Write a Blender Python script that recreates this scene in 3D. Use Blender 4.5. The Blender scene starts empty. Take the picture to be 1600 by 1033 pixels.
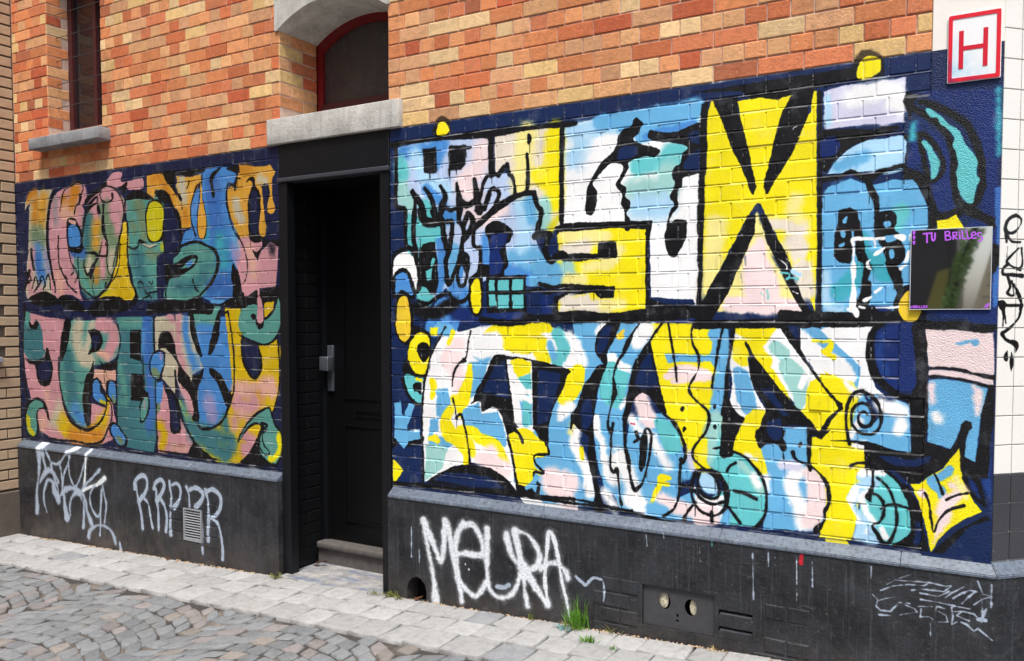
import bpy, bmesh, math, random
import numpy as np
from mathutils import Vector, Matrix
random.seed(7); rng = np.random.default_rng(7)
scene = bpy.context.scene
col = scene.collection
# ------------------------------------------------------------------ camera, sky, sun, exposure
CAM_LOC=(1.2381,-3.5862,1.5540)
CAM_YAW,CAM_PITCH,CAM_ROLL=-0.51552,0.04553,0.00075
CAM_LENS=29.195; SHIFT=(-0.03123,0.02716)
cam_d = bpy.data.cameras.new('camera'); cam = bpy.data.objects.new('camera', cam_d); col.objects.link(cam)
cam_d.lens = CAM_LENS; cam_d.sensor_width = 36; cam_d.sensor_fit = 'HORIZONTAL'
cam_d.shift_x, cam_d.shift_y = SHIFT
cam_d.clip_start = .05; cam_d.clip_end = 400
_f = Vector((math.sin(CAM_YAW)*math.cos(CAM_PITCH), math.cos(CAM_YAW)*math.cos(CAM_PITCH), -math.sin(CAM_PITCH)))
_r = Vector((math.cos(CAM_YAW), -math.sin(CAM_YAW), 0)); _u = _r.cross(_f)
CR = _r*math.cos(CAM_ROLL)+_u*math.sin(CAM_ROLL); CU = -_r*math.sin(CAM_ROLL)+_u*math.cos(CAM_ROLL); CF = _f
m3 = Matrix((CR, CU, -CF)).transposed()
cam.matrix_world = Matrix.Translation(CAM_LOC) @ m3.to_4x4()
scene.camera = cam
SUN_EL, SUN_AZ = math.radians(65), math.radians(152)      # azimuth clockwise from +Y
world = bpy.data.worlds.new('World'); scene.world = world; world.use_nodes = True
wn = world.node_tree; wn.nodes.clear()
sky = wn.nodes.new('ShaderNodeTexSky'); sky.sky_type = 'NISHITA'; sky.sun_disc = False
sky.sun_elevation = SUN_EL; sky.sun_rotation = SUN_AZ; sky.air_density = 1.0; sky.dust_density = 4.0; sky.ozone_density = 1.0
hs = wn.nodes.new('ShaderNodeHueSaturation'); hs.inputs['Saturation'].default_value = .55
bg = wn.nodes.new('ShaderNodeBackground'); bg.inputs['Strength'].default_value = .115
wo = wn.nodes.new('ShaderNodeOutputWorld')
wn.links.new(sky.outputs[0], hs.inputs['Color']); wn.links.new(hs.outputs[0], bg.inputs['Color']); wn.links.new(bg.outputs[0], wo.inputs['Surface'])
sd = bpy.data.lights.new('sun', 'SUN'); sun = bpy.data.objects.new('sun', sd); col.objects.link(sun)
sd.energy = 2.6; sd.angle = math.radians(15); sd.color = (1, .96, .9)
sdir = Vector((math.sin(SUN_AZ)*math.cos(SUN_EL), math.cos(SUN_AZ)*math.cos(SUN_EL), math.sin(SUN_EL)))
sun.rotation_euler = sdir.to_track_quat('Z', 'Y').to_euler()
vs = scene.view_settings; vs.view_transform = 'Standard'; vs.look = 'None'; vs.gamma = 1; vs.use_curve_mapping = False; vs.exposure = .74
scene.cycles.max_bounces = 6; scene.cycles.use_denoising = True

def project(p):
    d = Vector(p)-Vector(CAM_LOC); z = d.dot(CF)
    if z < .05: return None
    f = CAM_LENS/36*1600
    return (800-SHIFT[0]*1600+f*d.dot(CR)/z, 516.5+SHIFT[1]*1600-f*d.dot(CU)/z, f/z)

# ------------------------------------------------------------------ helpers
def link(o, parent=None):
    col.objects.link(o)
    if parent is not None: o.parent = parent
    return o
def mesh(name, V, F, mat=None, smooth=False):
    me = bpy.data.meshes.new(name); me.from_pydata([tuple(v) for v in V], [], F); me.update()
    if mat: me.materials.append(mat)
    if smooth:
        for p in me.polygons: p.use_smooth = True
    return me
def obj(name, me, parent=None, loc=(0, 0, 0), rz=0):
    o = bpy.data.objects.new(name, me); o.location = loc; o.rotation_euler[2] = rz
    return link(o, parent)
def tag(o, label=None, cat=None, group=None, kind=None):
    if label: o['label'] = label
    if cat: o['category'] = cat
    if group: o['group'] = group
    if kind: o['kind'] = kind
    return o
def empty(name, loc=(0, 0, 0)):
    o = bpy.data.objects.new(name, None); o.location = loc; o.empty_display_size = .2; return link(o)
BOXF = [(0, 1, 2, 3), (7, 6, 5, 4), (0, 4, 5, 1), (1, 5, 6, 2), (2, 6, 7, 3), (3, 7, 4, 0)]
class MB:
    def __init__(s): s.V = []; s.F = []; s.C = []
    def add(s, V, F, c=None):
        n = len(s.V); s.V += [tuple(v) for v in V]; s.F += [tuple(i+n for i in f) for f in F]
        if c is not None: s.C += [c]*len(V)
    def box(s, x0, x1, y0, y1, z0, z1, c=None):
        s.add([(x0, y0, z0), (x0, y1, z0), (x1, y1, z0), (x1, y0, z0), (x0, y0, z1), (x0, y1, z1), (x1, y1, z1), (x1, y0, z1)], BOXF, c)
    def build(s, name, mat, parent=None, smooth=False):
        me = mesh(name, s.V, s.F, mat, smooth)
        if s.C:
            a = me.color_attributes.new('Col', 'FLOAT_COLOR', 'POINT')
            a.data.foreach_set('color', np.array(s.C, np.float32).ravel())
        return obj(name, me, parent)
def bevbox(name, x0, x1, y0, y1, z0, z1, b, mat, parent=None, seg=2):
    bm = bmesh.new()
    r = bmesh.ops.create_cube(bm, size=1)
    for v in bm.verts: v.co = ((x0+x1)/2+v.co.x*(x1-x0), (y0+y1)/2+v.co.y*(y1-y0), (z0+z1)/2+v.co.z*(z1-z0))
    bmesh.ops.bevel(bm, geom=bm.edges[:], offset=b, segments=seg, profile=.6, affect='EDGES')
    me = bpy.data.meshes.new(name); bm.to_mesh(me); bm.free(); me.materials.append(mat)
    for p in me.polygons: p.use_smooth = seg > 1
    return obj(name, me, parent)
def plate(name, outer, holes, y0, y1, mat, parent=None):
    """thick plate in the XZ plane, front at y0, back at y1, with holes"""
    bm = bmesh.new(); edges = []
    for loop in [outer]+holes:
        vs_ = [bm.verts.new((p[0], y0, p[1])) for p in loop]
        for i in range(len(vs_)): edges.append(bm.edges.new((vs_[i], vs_[(i+1) % len(vs_)])))
    bmesh.ops.triangle_fill(bm, use_beauty=True, use_dissolve=False, edges=edges)
    r = bmesh.ops.extrude_face_region(bm, geom=bm.faces[:])
    for e in r['geom']:
        if isinstance(e, bmesh.types.BMVert): e.co.y = y1
    bmesh.ops.recalc_face_normals(bm, faces=bm.faces[:])
    me = bpy.data.meshes.new(name); bm.to_mesh(me); bm.free(); me.materials.append(mat)
    return obj(name, me, parent)
def tube(P, r, n=6, closed=False):
    """tube along a polyline: verts, faces"""
    P = [Vector(p) for p in P]; V = []; F = []
    for i, p in enumerate(P):
        t = (P[min(i+1, len(P)-1)]-P[max(i-1, 0)]).normalized()
        a = t.cross(Vector((0, 0, 1)) if abs(t.z) < .9 else Vector((1, 0, 0))).normalized(); b = t.cross(a)
        rr = r[i] if hasattr(r, '__len__') else r
        for k in range(n): V.append(p+(a*math.cos(2*math.pi*k/n)+b*math.sin(2*math.pi*k/n))*rr)
    for i in range(len(P)-1):
        for k in range(n): F.append((i*n+k, i*n+(k+1) % n, (i+1)*n+(k+1) % n, (i+1)*n+k))
    F.append(tuple(range(n))[::-1]); F.append(tuple((len(P)-1)*n+k for k in range(n)))
    return V, F
def s2l(c): return tuple((v/12.92 if v <= .04045 else ((v+.055)/1.055)**2.4) for v in c)

# ------------------------------------------------------------------ painted artwork (wall coordinates in millimetres)
PAL = {'k':(10,11,16),'n':(13,36,82),'m':(20,31,70),'W':(232,238,246),'R':(198,18,44),'e':(172,186,206),'U':(190,100,235),'N':(16,42,106),'M':(26,60,128),'b':(104,178,226),'B':(74,143,216),'l':(186,206,240),'L':(214,214,238),'c':(100,198,204),'t':(160,212,208),'y':(250,234,14),'Y':(252,240,150),'w':(250,251,253),'p':(248,226,228),'P':(217,157,166),'o':(228,168,58),'O':(214,140,40),'g':(92,160,150),'G':(62,124,134),'v':(214,204,20),'s':(236,226,210),'q':(205,196,170),'Q':(120,146,112),'A':(58,112,190),'h':(240,205,50),'u':(232,180,160),'S':(176,220,250),'d':(226,190,10),'D':(30,26,40),'V':(150,150,200),'T':(60,170,190),'x':(150,152,160),'r':(216,30,56),'z':(120,110,60),'k1':(7,8,12),'n1':(9,30,70),'m1':(16,25,60),'W1':(202,207,214),'R1':(172,14,37),'e1':(149,162,179),'U1':(165,86,205),'N1':(12,35,91),'M1':(21,51,111),'b1':(90,155,197),'B1':(63,124,188),'l1':(162,179,209),'L1':(186,186,207),'c1':(86,172,178),'t1':(139,185,181),'y1':(218,204,10),'Y1':(220,209,130),'w1':(218,219,221),'p1':(216,197,199),'P1':(189,136,144),'o1':(199,146,49),'O1':(186,121,33),'g1':(79,139,130),'G1':(53,107,116),'v1':(186,178,16),'s1':(206,197,183),'q1':(178,170,148),'Q1':(104,126,97),'A1':(49,97,165),'h1':(209,178,42),'u1':(202,156,139),'S1':(153,192,218),'d1':(197,165,7),'D1':(24,21,33),'V1':(130,130,174),'T1':(51,148,165),'x1':(130,132,139),'r1':(188,24,47),'z1':(104,95,51)}  # numbered keys: the same paints darkened for the weaker light on the left panel
MURAL = '''0p m1 0:-5480,2992 -2501,2828 -2543,500 -5625,177
0p n 0:-1771,2636 1173,2735 1223,543 -1793,483
1p q1 6:-5214,2527 -4949,2514 -5011,2451 -5041,2316 -5062,2124 -5021,1984 -4942,1879 -4949,1721 -5328,1719 -5385,1855 -5299,2064 -5269,2427 -5334,2375 -5317,2458
1s P1 4:-4867,2501 -4774,2521 -4682,2540 -4582,2519 -4550,2484 -4552,2431 -4588,2368 -4578,2327 -4628,2198 -4787,2206 -4781,2078 -4662,1939 -4665,1852 -4647,1738 -4583,1670 -4527,1676 -4584,1636 -4694,1718 -4831,1740 -4938,1714 -5018,1778 -5009,1984 -5025,2157 -5005,2327 -4977,2428 -4915,2478
1s Q1 3:-4580,2288 -4556,2339 -4465,2412 -4397,2466 -4290,2483 -4186,2430 -4115,2387 -4112,2336 -4153,2211 -4200,2053 -4226,1925 -4315,1811 -4426,1734 -4536,1736 -4624,1771 -4664,1872 -4716,2008 -4610,2090 -4606,2197
1s P1 3:-4342,2500 -4287,2541 -4223,2574 -4150,2574 -4130,2553 -4152,2517 -4111,2501 -4009,2508 -3909,2509 -3911,2447 -4042,2439 -4092,2461 -4185,2469 -4289,2490
1p g1 3:-4095,2373 -3993,2378 -3835,2361 -3745,2435 -3691,2308 -3695,2173 -3832,2144 -3835,2069 -3660,2086 -3701,2002 -3778,2005 -3788,1694 -4017,1697 -4033,1824 -4079,1953 -4093,2144
1p h1 3:-4141,2236 -4080,2220 -4075,2080 -4091,1921 -4063,1825 -4006,1728 -4027,1697 -4069,1659 -4129,1704 -4276,1713 -4438,1708 -4339,1753 -4271,1842 -4203,1970 -4168,2084
1p B1 3:-3409,2496 -3265,2514 -3142,2520 -3066,2507 -2990,2472 -2992,2421 -3060,2392 -3079,2312 -3064,2230 -2983,2053 -2969,1937 -3023,1823 -3034,1684 -3121,1661 -3199,1656 -3358,1711 -3499,1895 -3532,2048 -3493,2125 -3428,2146 -3424,2289 -3414,2312 -3394,2370 -3312,2412 -3319,2483
1p o1 3:-3862,2523 -3745,2528 -3697,2515 -3651,2456 -3550,2370 -3533,2344 -3558,2419 -3565,2498 -3501,2486 -3409,2479 -3319,2489 -3320,2436 -3394,2370 -3433,2290 -3427,2157 -3520,2153 -3535,2248 -3562,2280 -3599,2301 -3635,2376 -3691,2417 -3777,2423 -3789,2363 -3837,2391 -3866,2405
1p o1 3:-2973,2516 -2882,2500 -2792,2486 -2696,2488 -2650,2443 -2674,2412 -2683,2368 -2827,2374 -2869,2331 -2895,2277 -2891,2105 -2883,2071 -2966,2063 -3023,2141 -3072,2260 -3077,2376 -3001,2399 -2982,2454
1p o1 3:-2827,2385 -2779,2364 -2765,2268 -2736,2125 -2745,2070 -2769,2060 -2793,2072 -2800,2129 -2781,2241 -2812,2350
1p P1 3:-2966,2063 -2883,2071 -2801,2067 -2770,2020 -2803,1971 -2763,1986 -2698,2028 -2635,1992 -2645,1869 -2663,1758 -2800,1749 -2794,1647 -2771,1561 -2773,1493 -2806,1481 -2829,1515 -2811,1618 -2825,1727 -2933,1694 -2957,1735 -2972,1822 -3012,1910 -3036,1986 -3002,1996 -3000,2065
1s g1 3:-3610,1960 -3551,2019 -3421,2043 -3313,2038 -3226,1999 -3183,1945 -3185,1851 -3231,1769 -3322,1711 -3432,1682 -3694,1691 -3691,1778 -3651,1839 -3481,1877 -3592,1904
1p P1 4:-5308,1609 -5221,1598 -5076,1574 -4850,1560 -4903,1422 -4936,1215 -4922,1007 -4868,872 -4756,789 -4598,751 -4439,842 -4367,999 -4304,969 -4266,839 -4314,704 -4423,669 -4716,640 -5057,664 -5201,711 -5261,778 -5327,968 -5391,1202 -5413,1273 -5300,1524
1s g1 3:-4769,1553 -4610,1546 -4443,1560 -4314,1560 -4220,1501 -4192,1417 -4227,1319 -4292,1272 -4434,1235 -4512,1226 -4581,1157 -4629,1088 -4646,952 -4596,792 -4687,786 -4799,848 -4888,967 -4929,1111 -4911,1250 -4848,1354 -4797,1457
1p u1 3:-4502,1200 -4252,1207 -4255,1129 -4362,1125 -4377,1031 -4428,1122 -4515,1133
1p P1 3:-4545,957 -4391,931 -4381,912 -4439,835 -4562,787
1p G1 3:-4238,1586 -4011,1572 -3831,1572 -3837,1384 -3806,1120 -3816,803 -3851,648 -4156,669 -4255,840 -4241,1234 -4193,1398
1p q1 3:-3815,1560 -3764,1603 -3677,1615 -3621,1578 -3603,1535 -3592,1596 -3453,1578 -3456,1481 -3368,1343 -3297,1320 -3245,1249 -3316,1247 -3445,1195 -3375,1106 -3380,899 -3453,925 -3587,1128 -3613,1214 -3617,1065 -3749,1166 -3705,1336 -3772,1360 -3812,1346
1p B1 3:-3453,1584 -3236,1589 -3166,1577 -3080,1577 -3050,1396 -3056,1149 -3092,1059 -3112,951 -3184,881 -3237,860 -3381,856 -3394,1057 -3373,1167 -3334,1247 -3386,1342 -3438,1438
1p d1 3:-3121,1636 -2976,1623 -2964,1444 -2975,1327 -2910,1241 -2853,1197 -2802,1273 -2800,1354 -2816,1399 -2734,1401 -2654,1441 -2640,1334 -2644,1108 -2686,1021 -2744,943 -2706,819 -2872,691 -2999,651 -3216,638 -3350,688 -3457,772 -3492,862 -3563,975 -3590,1041 -3399,867 -3237,860 -3112,969 -3056,1149
1p P1 3:-3761,1090 -3731,1123 -3675,1062 -3620,972 -3575,912 -3511,823 -3440,742 -3478,678 -3804,651 -3816,898
1p l 2:-1714,2491 -1593,2504 -1412,2501 -1115,2480 -1116,2292 -1011,2295 -959,2229 -960,2174 -845,2178 -815,2091 -824,2000 -852,1983 -817,1896 -795,1834 -684,1830 -630,1805 -629,1694 -725,1710 -895,1698 -902,1776 -1034,1785 -1117,1768 -1233,1720 -1280,1662 -1344,1663 -1392,1723 -1441,1691 -1499,1648 -1583,1659 -1589,1860 -1648,1956 -1655,2157 -1724,2175
1p s 2:-1084,2495 -1033,2499 -874,2500 -710,2493 -702,2008 -740,1995 -796,1992 -810,2090 -842,2190 -895,2206 -960,2186 -967,2261 -1011,2339 -1078,2295
1p w 2:-1561,1220 -1509,1329 -1459,1437 -1418,1504 -1483,1530 -1466,1596 -1417,1642 -1344,1641 -1320,1582 -1321,1494 -1250,1505 -1172,1524 -1005,1539 -859,1535 -718,1511 -629,1484 -582,1461 -515,1378 -501,1307 -581,1269 -608,1195 -683,1070 -648,827 -606,770 -606,562 -682,565 -823,586 -874,574 -962,691 -1006,738 -1097,800 -1237,808 -1349,778 -1480,706 -1539,673 -1550,883 -1562,1085
1p w 2:-678,2493 -624,2499 -271,2515 -151,2514 1,2525 9,2521 7,2446 26,2303 -2,2196 2,2037 10,1562 -26,1646 -229,1660 -237,2001 -690,2021
1p y 2:-721,1986 -393,1993 -249,1973 -253,1603 -417,1580 -717,1587 -724,1660 -392,1708 -690,1714 -865,1717 -865,1840 -690,1846 -711,1871
1p b 2:-635,1547 -567,1559 -468,1553 -455,1535 -494,1488 -514,1422 -494,1381 -467,1340 -520,1285 -560,1235 -620,1075 -633,1014 -599,895 -518,720 -517,648 -793,641 -975,736 -794,1127 -723,1155 -654,1280 -661,1323 -607,1318 -628,1480
1p b 2:-331,1093 -250,1120 -164,1125 -103,1078 -73,1023 -63,910 -83,765 -136,673 -284,686 -329,769 -355,914
1p b 2:-378,1553 -240,1564 -203,1542 -227,1467 -264,1409 -307,1339 -326,1256 -350,1173 -356,1091 -355,914 -336,798 -285,815 -260,864 -200,1043 -164,1160 -91,1050 -60,938 -71,824 -106,705 -160,642 -373,652 -412,731 -452,727 -492,843 -512,962 -512,1112 -493,1238 -467,1322 -448,1405 -403,1488
1p y 2:-222,1542 84,1542 75,1393 92,1350 137,1318 138,1230 118,1064 50,975 57,920 52,835 -19,885 -73,994 -103,1078 -146,1126 -171,1217 -202,1341 -227,1450
1p y 2:22,2231 34,2461 51,2518 73,2510 148,2287 230,2215 167,2503 248,2508 395,2497 410,2498 365,2380 315,2229 428,2331 477,2418 491,2502 501,2501 505,2191 513,1853 507,1554 474,1569 509,1595 421,1752 275,2053 259,2060 201,1973 25,1653 17,1873
1p L 1:530,2497 632,2513 694,2500 763,2510 841,2509 840,2335 692,2342 533,2340
1p b 1:527,2057 551,2106 590,2113 643,2133 706,2099 734,2101 807,2115 844,2107 906,2116 917,2029 937,1931 934,1835 918,1554 535,1554
1p b 1:847,2109 878,2104 901,2074 920,2024 930,1994 931,1917 878,1910 837,1913 833,2108
1p b 1:749,1138 831,1233 868,1225 878,1205 888,1027 826,1032 732,1055 659,1063 648,1193 704,1257
1s c 1:691,930 734,944 790,944 828,917 871,856 891,758 892,698 861,664 805,646 757,676 719,707 698,766 707,849
1p w 2:162,1542 356,1543 435,1433 503,1351 615,1210 625,1185 592,1121 542,1071 507,1111 465,1166 359,1283 240,1413 218,1462 230,1364 253,1257 308,1168 244,1054 168,1012 112,952 159,1286 141,1395
1p w 1:449,1543 744,1539 712,1478 714,1367 738,1297 786,1249 687,1255 644,1191 615,1210 503,1351 451,1433
1p b 2:288,1016 384,1028 383,1097 481,1104 494,947 550,899 571,838 577,787 553,710 529,665 304,648 313,790 290,896
1p y 2:184,1074 282,1102 277,1026 311,936 322,889 290,880 229,957 168,979 162,1028
1p c 2:48,1098 111,1102 112,997 163,973 229,951 290,880 313,790 314,714 260,648 138,649 115,680 52,751 142,805 119,859 32,929
1p b 2:-204,677 -24,777 149,717 144,650 -204,630
1p y 2:499,947 498,1026 583,1032 642,1016 715,1012 716,961 699,831 672,673 534,661 568,733 587,793 571,870 519,928
2l O1 39 56:-5190,2512 -5266,2483 -5286,2456
2l O1 107 101:-5182,2435 -5200,2311
2l o1 106 109:-5083,2456 -5114,2306
2l Q1 107 138:-5193,2199 -5134,2155
2l B1 92 120:-5174,2073 -5134,1884
2l P1 108 74:-5236,2062 -5287,1782 -5164,1780
2l V1 91 46:-5066,2055 -5036,1916
2l A1 78 55:-5177,2025 -5169,1920
2l O1 73 113:-4673,2486 -4734,2391 -4759,2339
2l O1 74 53:-4824,2437 -4839,2351
2l P1 45 51:-4583,2480 -4574,2420 -4621,2383
2l x1 104 45:-4929,2424 -4936,2282
2l u1 102 105:-4737,2311 -4828,2343
2l u1 104 90:-4918,1878 -4887,1789
2l P1 56 99:-4488,2361 -4410,2421 -4291,2445 -4188,2379 -4138,2325
2l P1 69 123:-4231,2344 -4214,2253 -4216,2202
2l P1 57 76:-4445,2358 -4437,2279
2l G1 85 85:-4536,2272 -4563,2168 -4565,2102
2l o1 84 93:-4440,2214 -4444,2096
2l A1 73 87:-4714,2055 -4613,2037
2l Q1 69 83:-4279,2192 -4272,2114
2l g1 86 77:-4684,1953 -4598,1837 -4535,1749 -4380,1799
2l q1 70 66:-4264,2024 -4290,1908
2l P1 57 75:-4358,2092 -4374,1963 -4377,1878
2l O1 85 51:-4441,1899 -4455,1834
2l q1 58 51:-4526,1981 -4551,1902
2l Q1 66 103:-3965,2339 -3927,2261 -3902,2135
2l Q1 67 48:-4030,2204 -4011,2165
2l G1 92 127:-3977,1981 -3942,1822 -3866,1707
2l v1 64 46:-3709,2045 -3662,2031
2l Q1 78 62:-3856,2008 -3798,1981
2l d1 55 98:-4137,2083 -4165,1859 -4191,1744 -4088,1723
2l v1 57 34:-4383,1727 -4317,1759
2l A1 83 143:-3215,2416 -3187,2121 -3122,1942
2l T1 116 99:-3154,2061 -3114,1913
2l T1 84 43:-3308,2246 -3277,2066
2l b1 59 42:-3024,2101 -3001,2007
2l A1 83 114:-3249,1769 -3091,1795 -3094,1708
2l q1 62 82:-3511,2463 -3496,2342
2l O1 64 54:-3804,2493 -3717,2486 -3626,2351
2l O1 51 45:-3489,2257 -3472,2196
2l q1 47 69:-3003,2284 -2988,2226 -2947,2177
2l O1 57 41:-2948,2486 -2874,2479
2l q1 56 54:-2794,2416 -2738,2395
2l D1 56 40:-2698,2000 -2683,1966
2l u1 79 62:-2877,1991 -2847,1830
2l V1 59 49:-3027,2009 -3003,1938
2l G1 86 89:-3596,1788 -3457,1773 -3319,1818
2l G1 84 43:-3317,1902 -3228,1911
2l b1 26 17:-3234,1671 -3129,1670
2l g1 49 85:-5347,1595 -5352,1489
2s G1 6:-5389,1517 -5302,1489 -5200,1539 -5153,1490 -5134,1364 -5112,1308 -5176,1250 -5276,1234 -5362,1274 -5403,1345
2l d1 88 106:-4929,833 -4804,737 -4576,725 -4417,830
2l d1 47 73:-4990,809 -4875,719
2l d1 44 51:-4383,865 -4346,1000
2l q1 106 101:-4950,902 -5027,793
2l O1 88 114:-4782,704 -4476,732
2l u1 93 46:-5102,999 -5106,915
2l u1 94 94:-5161,785 -5187,747
2l q1 73 131:-4680,1506 -4707,1391 -4643,1290 -4554,1265
2l P1 57 117:-4434,1520 -4305,1507 -4266,1416 -4333,1323
2l P1 44 50:-4411,1546 -4283,1521
2l u1 58 59:-4442,1321 -4356,1297
2l q1 59 69:-4522,1520 -4622,1264
2l G1 104 134:-4828,1272 -4789,1082 -4771,973
2l B1 103 106:-4751,892 -4662,828
2l g1 68 81:-4167,1540 -3972,1541
2l A1 41 103:-3891,1547 -3899,1307
2l A1 54 72:-3882,1212 -3890,989
2l A1 92 88:-3858,1054 -3895,830
2l B1 54 40:-3934,1477 -3948,1331
2l g1 56 58:-4197,974 -4144,1009 -4209,1235
2l P1 40 54:-3678,1597 -3631,1560
2l P1 52 61:-3564,1578 -3578,1437 -3571,1338 -3536,1266
2l P1 52 31:-3643,1473 -3608,1387
2l B1 51 60:-3500,1560 -3494,1438 -3451,1317
2l B1 87 89:-3407,1257 -3424,1293
2l P1 64 83:-3547,1216 -3522,1100 -3461,949
2l q1 40 62:-3677,1312 -3682,1156
2p g1 4:-3460,1645 -3156,1642 -3184,1577 -3212,1482 -3419,1481 -3425,1590
2l B1 50 66:-3364,1499 -3239,1488
2l V1 73 103:-3286,1031 -3253,931
2l B1 85 73:-3318,1199 -3248,1141
2l d1 36 104:-3012,1560 -3019,1267 -2969,1211 -2861,1174 -2720,1333 -2671,1356
2l v1 36 21:-3002,1606 -2995,1560
2l u1 58 117:-3005,1121 -2838,1123 -2739,1161 -2708,1128
2l P1 59 105:-3024,1032 -2907,1009 -2822,1071
2l o1 58 41:-2822,1100 -2798,1044
2l P1 59 98:-2952,831 -2870,779 -2954,743
2l G1 86 126:-3420,799 -3329,775 -3171,702
2l G1 73 103:-3482,868 -3256,816 -3081,792 -3118,700
2l G1 49 58:-3138,937 -3123,861
2l g1 88 61:-3553,1006 -3509,916
2l P1 83 64:-3052,925 -3045,884
2l u1 82 63:-2991,975 -2925,944
2l d1 54 63:-3779,843 -3741,795 -3763,705
2l u1 65 46:-3647,714 -3534,698
2l B 44 81:-1678,2459 -1551,2460 -1412,2479
2l B 51 87:-1436,2442 -1469,2380
2l S 59 88:-1593,2438 -1511,2292 -1373,2242
2l t 45 91:-1696,2388 -1688,2293 -1671,2225 -1629,2182
2l c 45 83:-1696,2401 -1679,2346
2l p 84 126:-1161,2428 -1184,2342 -1278,2261 -1216,2205
2l p 69 76:-1247,2118 -1155,2068 -1034,2117
2l B 29 59:-1520,2254 -1487,2225 -1414,2181 -1438,2195
2l c 22 88:-1528,2162 -1487,2120 -1455,2085
2l B 29 87:-1398,2127 -1358,2093
2l c 15 111:-1571,2059 -1447,2032 -1513,1990 -1555,1925
2l c 15 45:-1638,2109 -1631,1928
2l B 29 66:-1423,1966 -1416,1854 -1441,1724
2l c 15 112:-1531,1825 -1532,1672
2l b 29 58:-1335,1929 -1359,1787
2l B 42 56:-1140,1972 -1140,1845
2l B 43 108:-1328,1708 -1280,1675
2l b 53 80:-975,1871 -859,1885 -817,1816 -931,1807
2l B 33 80:-1005,1797 -874,1756 -760,1735
2l S 60 87:-931,2110 -902,2022 -917,1931
2l b 40 66:-881,2144 -859,2051
2l Y 60 120:-895,2481 -909,2330 -931,2233
2l y 52 103:-734,2469 -740,2218 -740,2134
2l y 39 78:-831,2274 -789,2234
2l t 39 78:-796,2126 -789,2016
2l v 39 39:-726,2043 -754,1996
2l B 15 110:-1475,1517 -1417,1616 -1360,1596 -1361,1543
2l b 10 66:-1442,1510 -1369,1497
2p y 9:-1496,1516 -1442,1517 -1451,1470 -1500,1470
2l y 7 29:-1349,1491 -1361,1458 -1377,1431
2l p 58 94:-1313,1426 -1330,1308 -1314,1216
2l p 29 80:-1361,1386 -1394,1339
2p b 7:-1250,1336 -1134,1345 -1134,1288 -1204,1169 -1243,1141 -1251,1193
2p b 21:-1219,1363 -1095,1378 -1141,1313
2l y 9 v:-1242,1317,29 -1243,1284,36 -1251,1232,50 -1275,1166,79 -1299,1125,86 -1347,1136,43
2l y 7 v:-1485,1223,45 -1477,1183,45 -1486,1143,30
2p b 10:-1473,1183 -1387,1194 -1371,1148 -1363,1095 -1396,1054 -1420,1026 -1462,1044 -1461,1104 -1453,1144
2p b 10:-1503,1021 -1445,1031 -1446,957 -1479,949 -1487,901 -1437,938 -1348,891 -1397,861 -1446,864 -1455,823 -1513,886
2l y 10 v:-1363,1082,51 -1396,1027,66 -1380,962,95 -1316,913,73 -1268,851,44 -1268,798,36
2l y 9 v:-1504,913,22 -1471,919,37 -1454,910,37
2l y 10 43:-1315,1105 -1299,1059
2p b 6:-1283,1087 -1181,1131 -1173,1066 -1066,1085 -1036,1023 -1013,923 -1021,903 -1112,915 -1267,982 -1299,1046
2l y 11 v:-1299,967,71 -1236,971,57 -1174,937,64 -1081,905,71 -1036,857,42 -1014,827,28
2l y 12 v:-1252,905,79 -1221,855,43
2l p 42 99:-1112,864 -1158,827 -1036,793
2p t 10:-1534,884 -1429,885 -1380,869 -1414,793 -1422,758 -1539,680
2l y 12 v:-1164,1460,20 -1080,1506,61 -1005,1500,81 -895,1507,81 -802,1520,61 -760,1508,27
2l y 12 v:-1005,1443,87 -895,1445,120 -802,1458,40 -823,1409,80 -788,1360,67
2l w 21 126:-1095,1436 -1172,1415
2l c 14 71:-718,1484 -683,1417 -718,1356
2l b 20 39:-760,1434 -739,1373
2p y 5:-663,1320 -615,1328 -608,1195 -648,1133 -690,1143 -718,1166 -704,1215 -663,1290
2l w 38 38:-608,1436 -568,1347
2l b 13 59:-724,1030 -690,1069 -648,1041 -648,950
2l w 26 39:-690,1130 -703,1068
2p b 7:-717,1055 -648,1060 -607,1086 -607,807 -717,883 -766,941
2l b 20 104:-682,855 -703,792 -634,767
2l p 39 86:-766,730 -703,687 -647,655
2l S 36 73:-644,2469 -396,2464 -210,2494
2l b 23 76:-492,2487 -259,2488 -16,2503
2l b 29 93:-364,2467 -253,2465 -45,2474
2l b 23 69:-283,2401 -180,2412 -33,2418
2l B 17 35:-252,2398 -150,2414 -33,2429
2l S 75 101:-590,2410 -623,2331
2l c 34 74:-149,2309 -114,2327 -78,2313
2l c 35 87:-294,2266 -179,2267 -119,2250
2l t 70 117:-306,2153 -178,2155 -148,2220
2l S 71 118:-293,2078 -171,2076
2l Y 38 82:-677,1972 -555,1954 -470,1944
2l s 32 82:-670,1894 -568,1902
2l Y 37 73:-393,1883 -444,1826
2l Y 37 50:-568,1807 -456,1815
2l s 38 76:-676,1653 -588,1628 -456,1616
2l s 25 45:-554,1664 -690,1605
2l Y 37 55:-469,1621 -378,1627
2l b 26 131:-794,1814 -752,1776
2l b 26 98:-837,1747 -724,1775
2l t 38 77:-663,1816 -642,1755
2l Y 38 76:-588,1748 -656,1737
2l w 25 37:-468,1541 -494,1499
2l w 38 45:-655,1486 -607,1420 -600,1342
2l y 6 83:-607,1300 -627,1233 -654,1195
2p y 5:-720,1155 -600,1186 -641,1159 -675,1127
2l w 32 58:-640,1135 -689,1102
2l w 26 58:-613,1015 -619,942 -558,837 -538,718
2l Y 26 32:-620,1075 -647,1007
2l y 6 23:-585,932 -579,884
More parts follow.
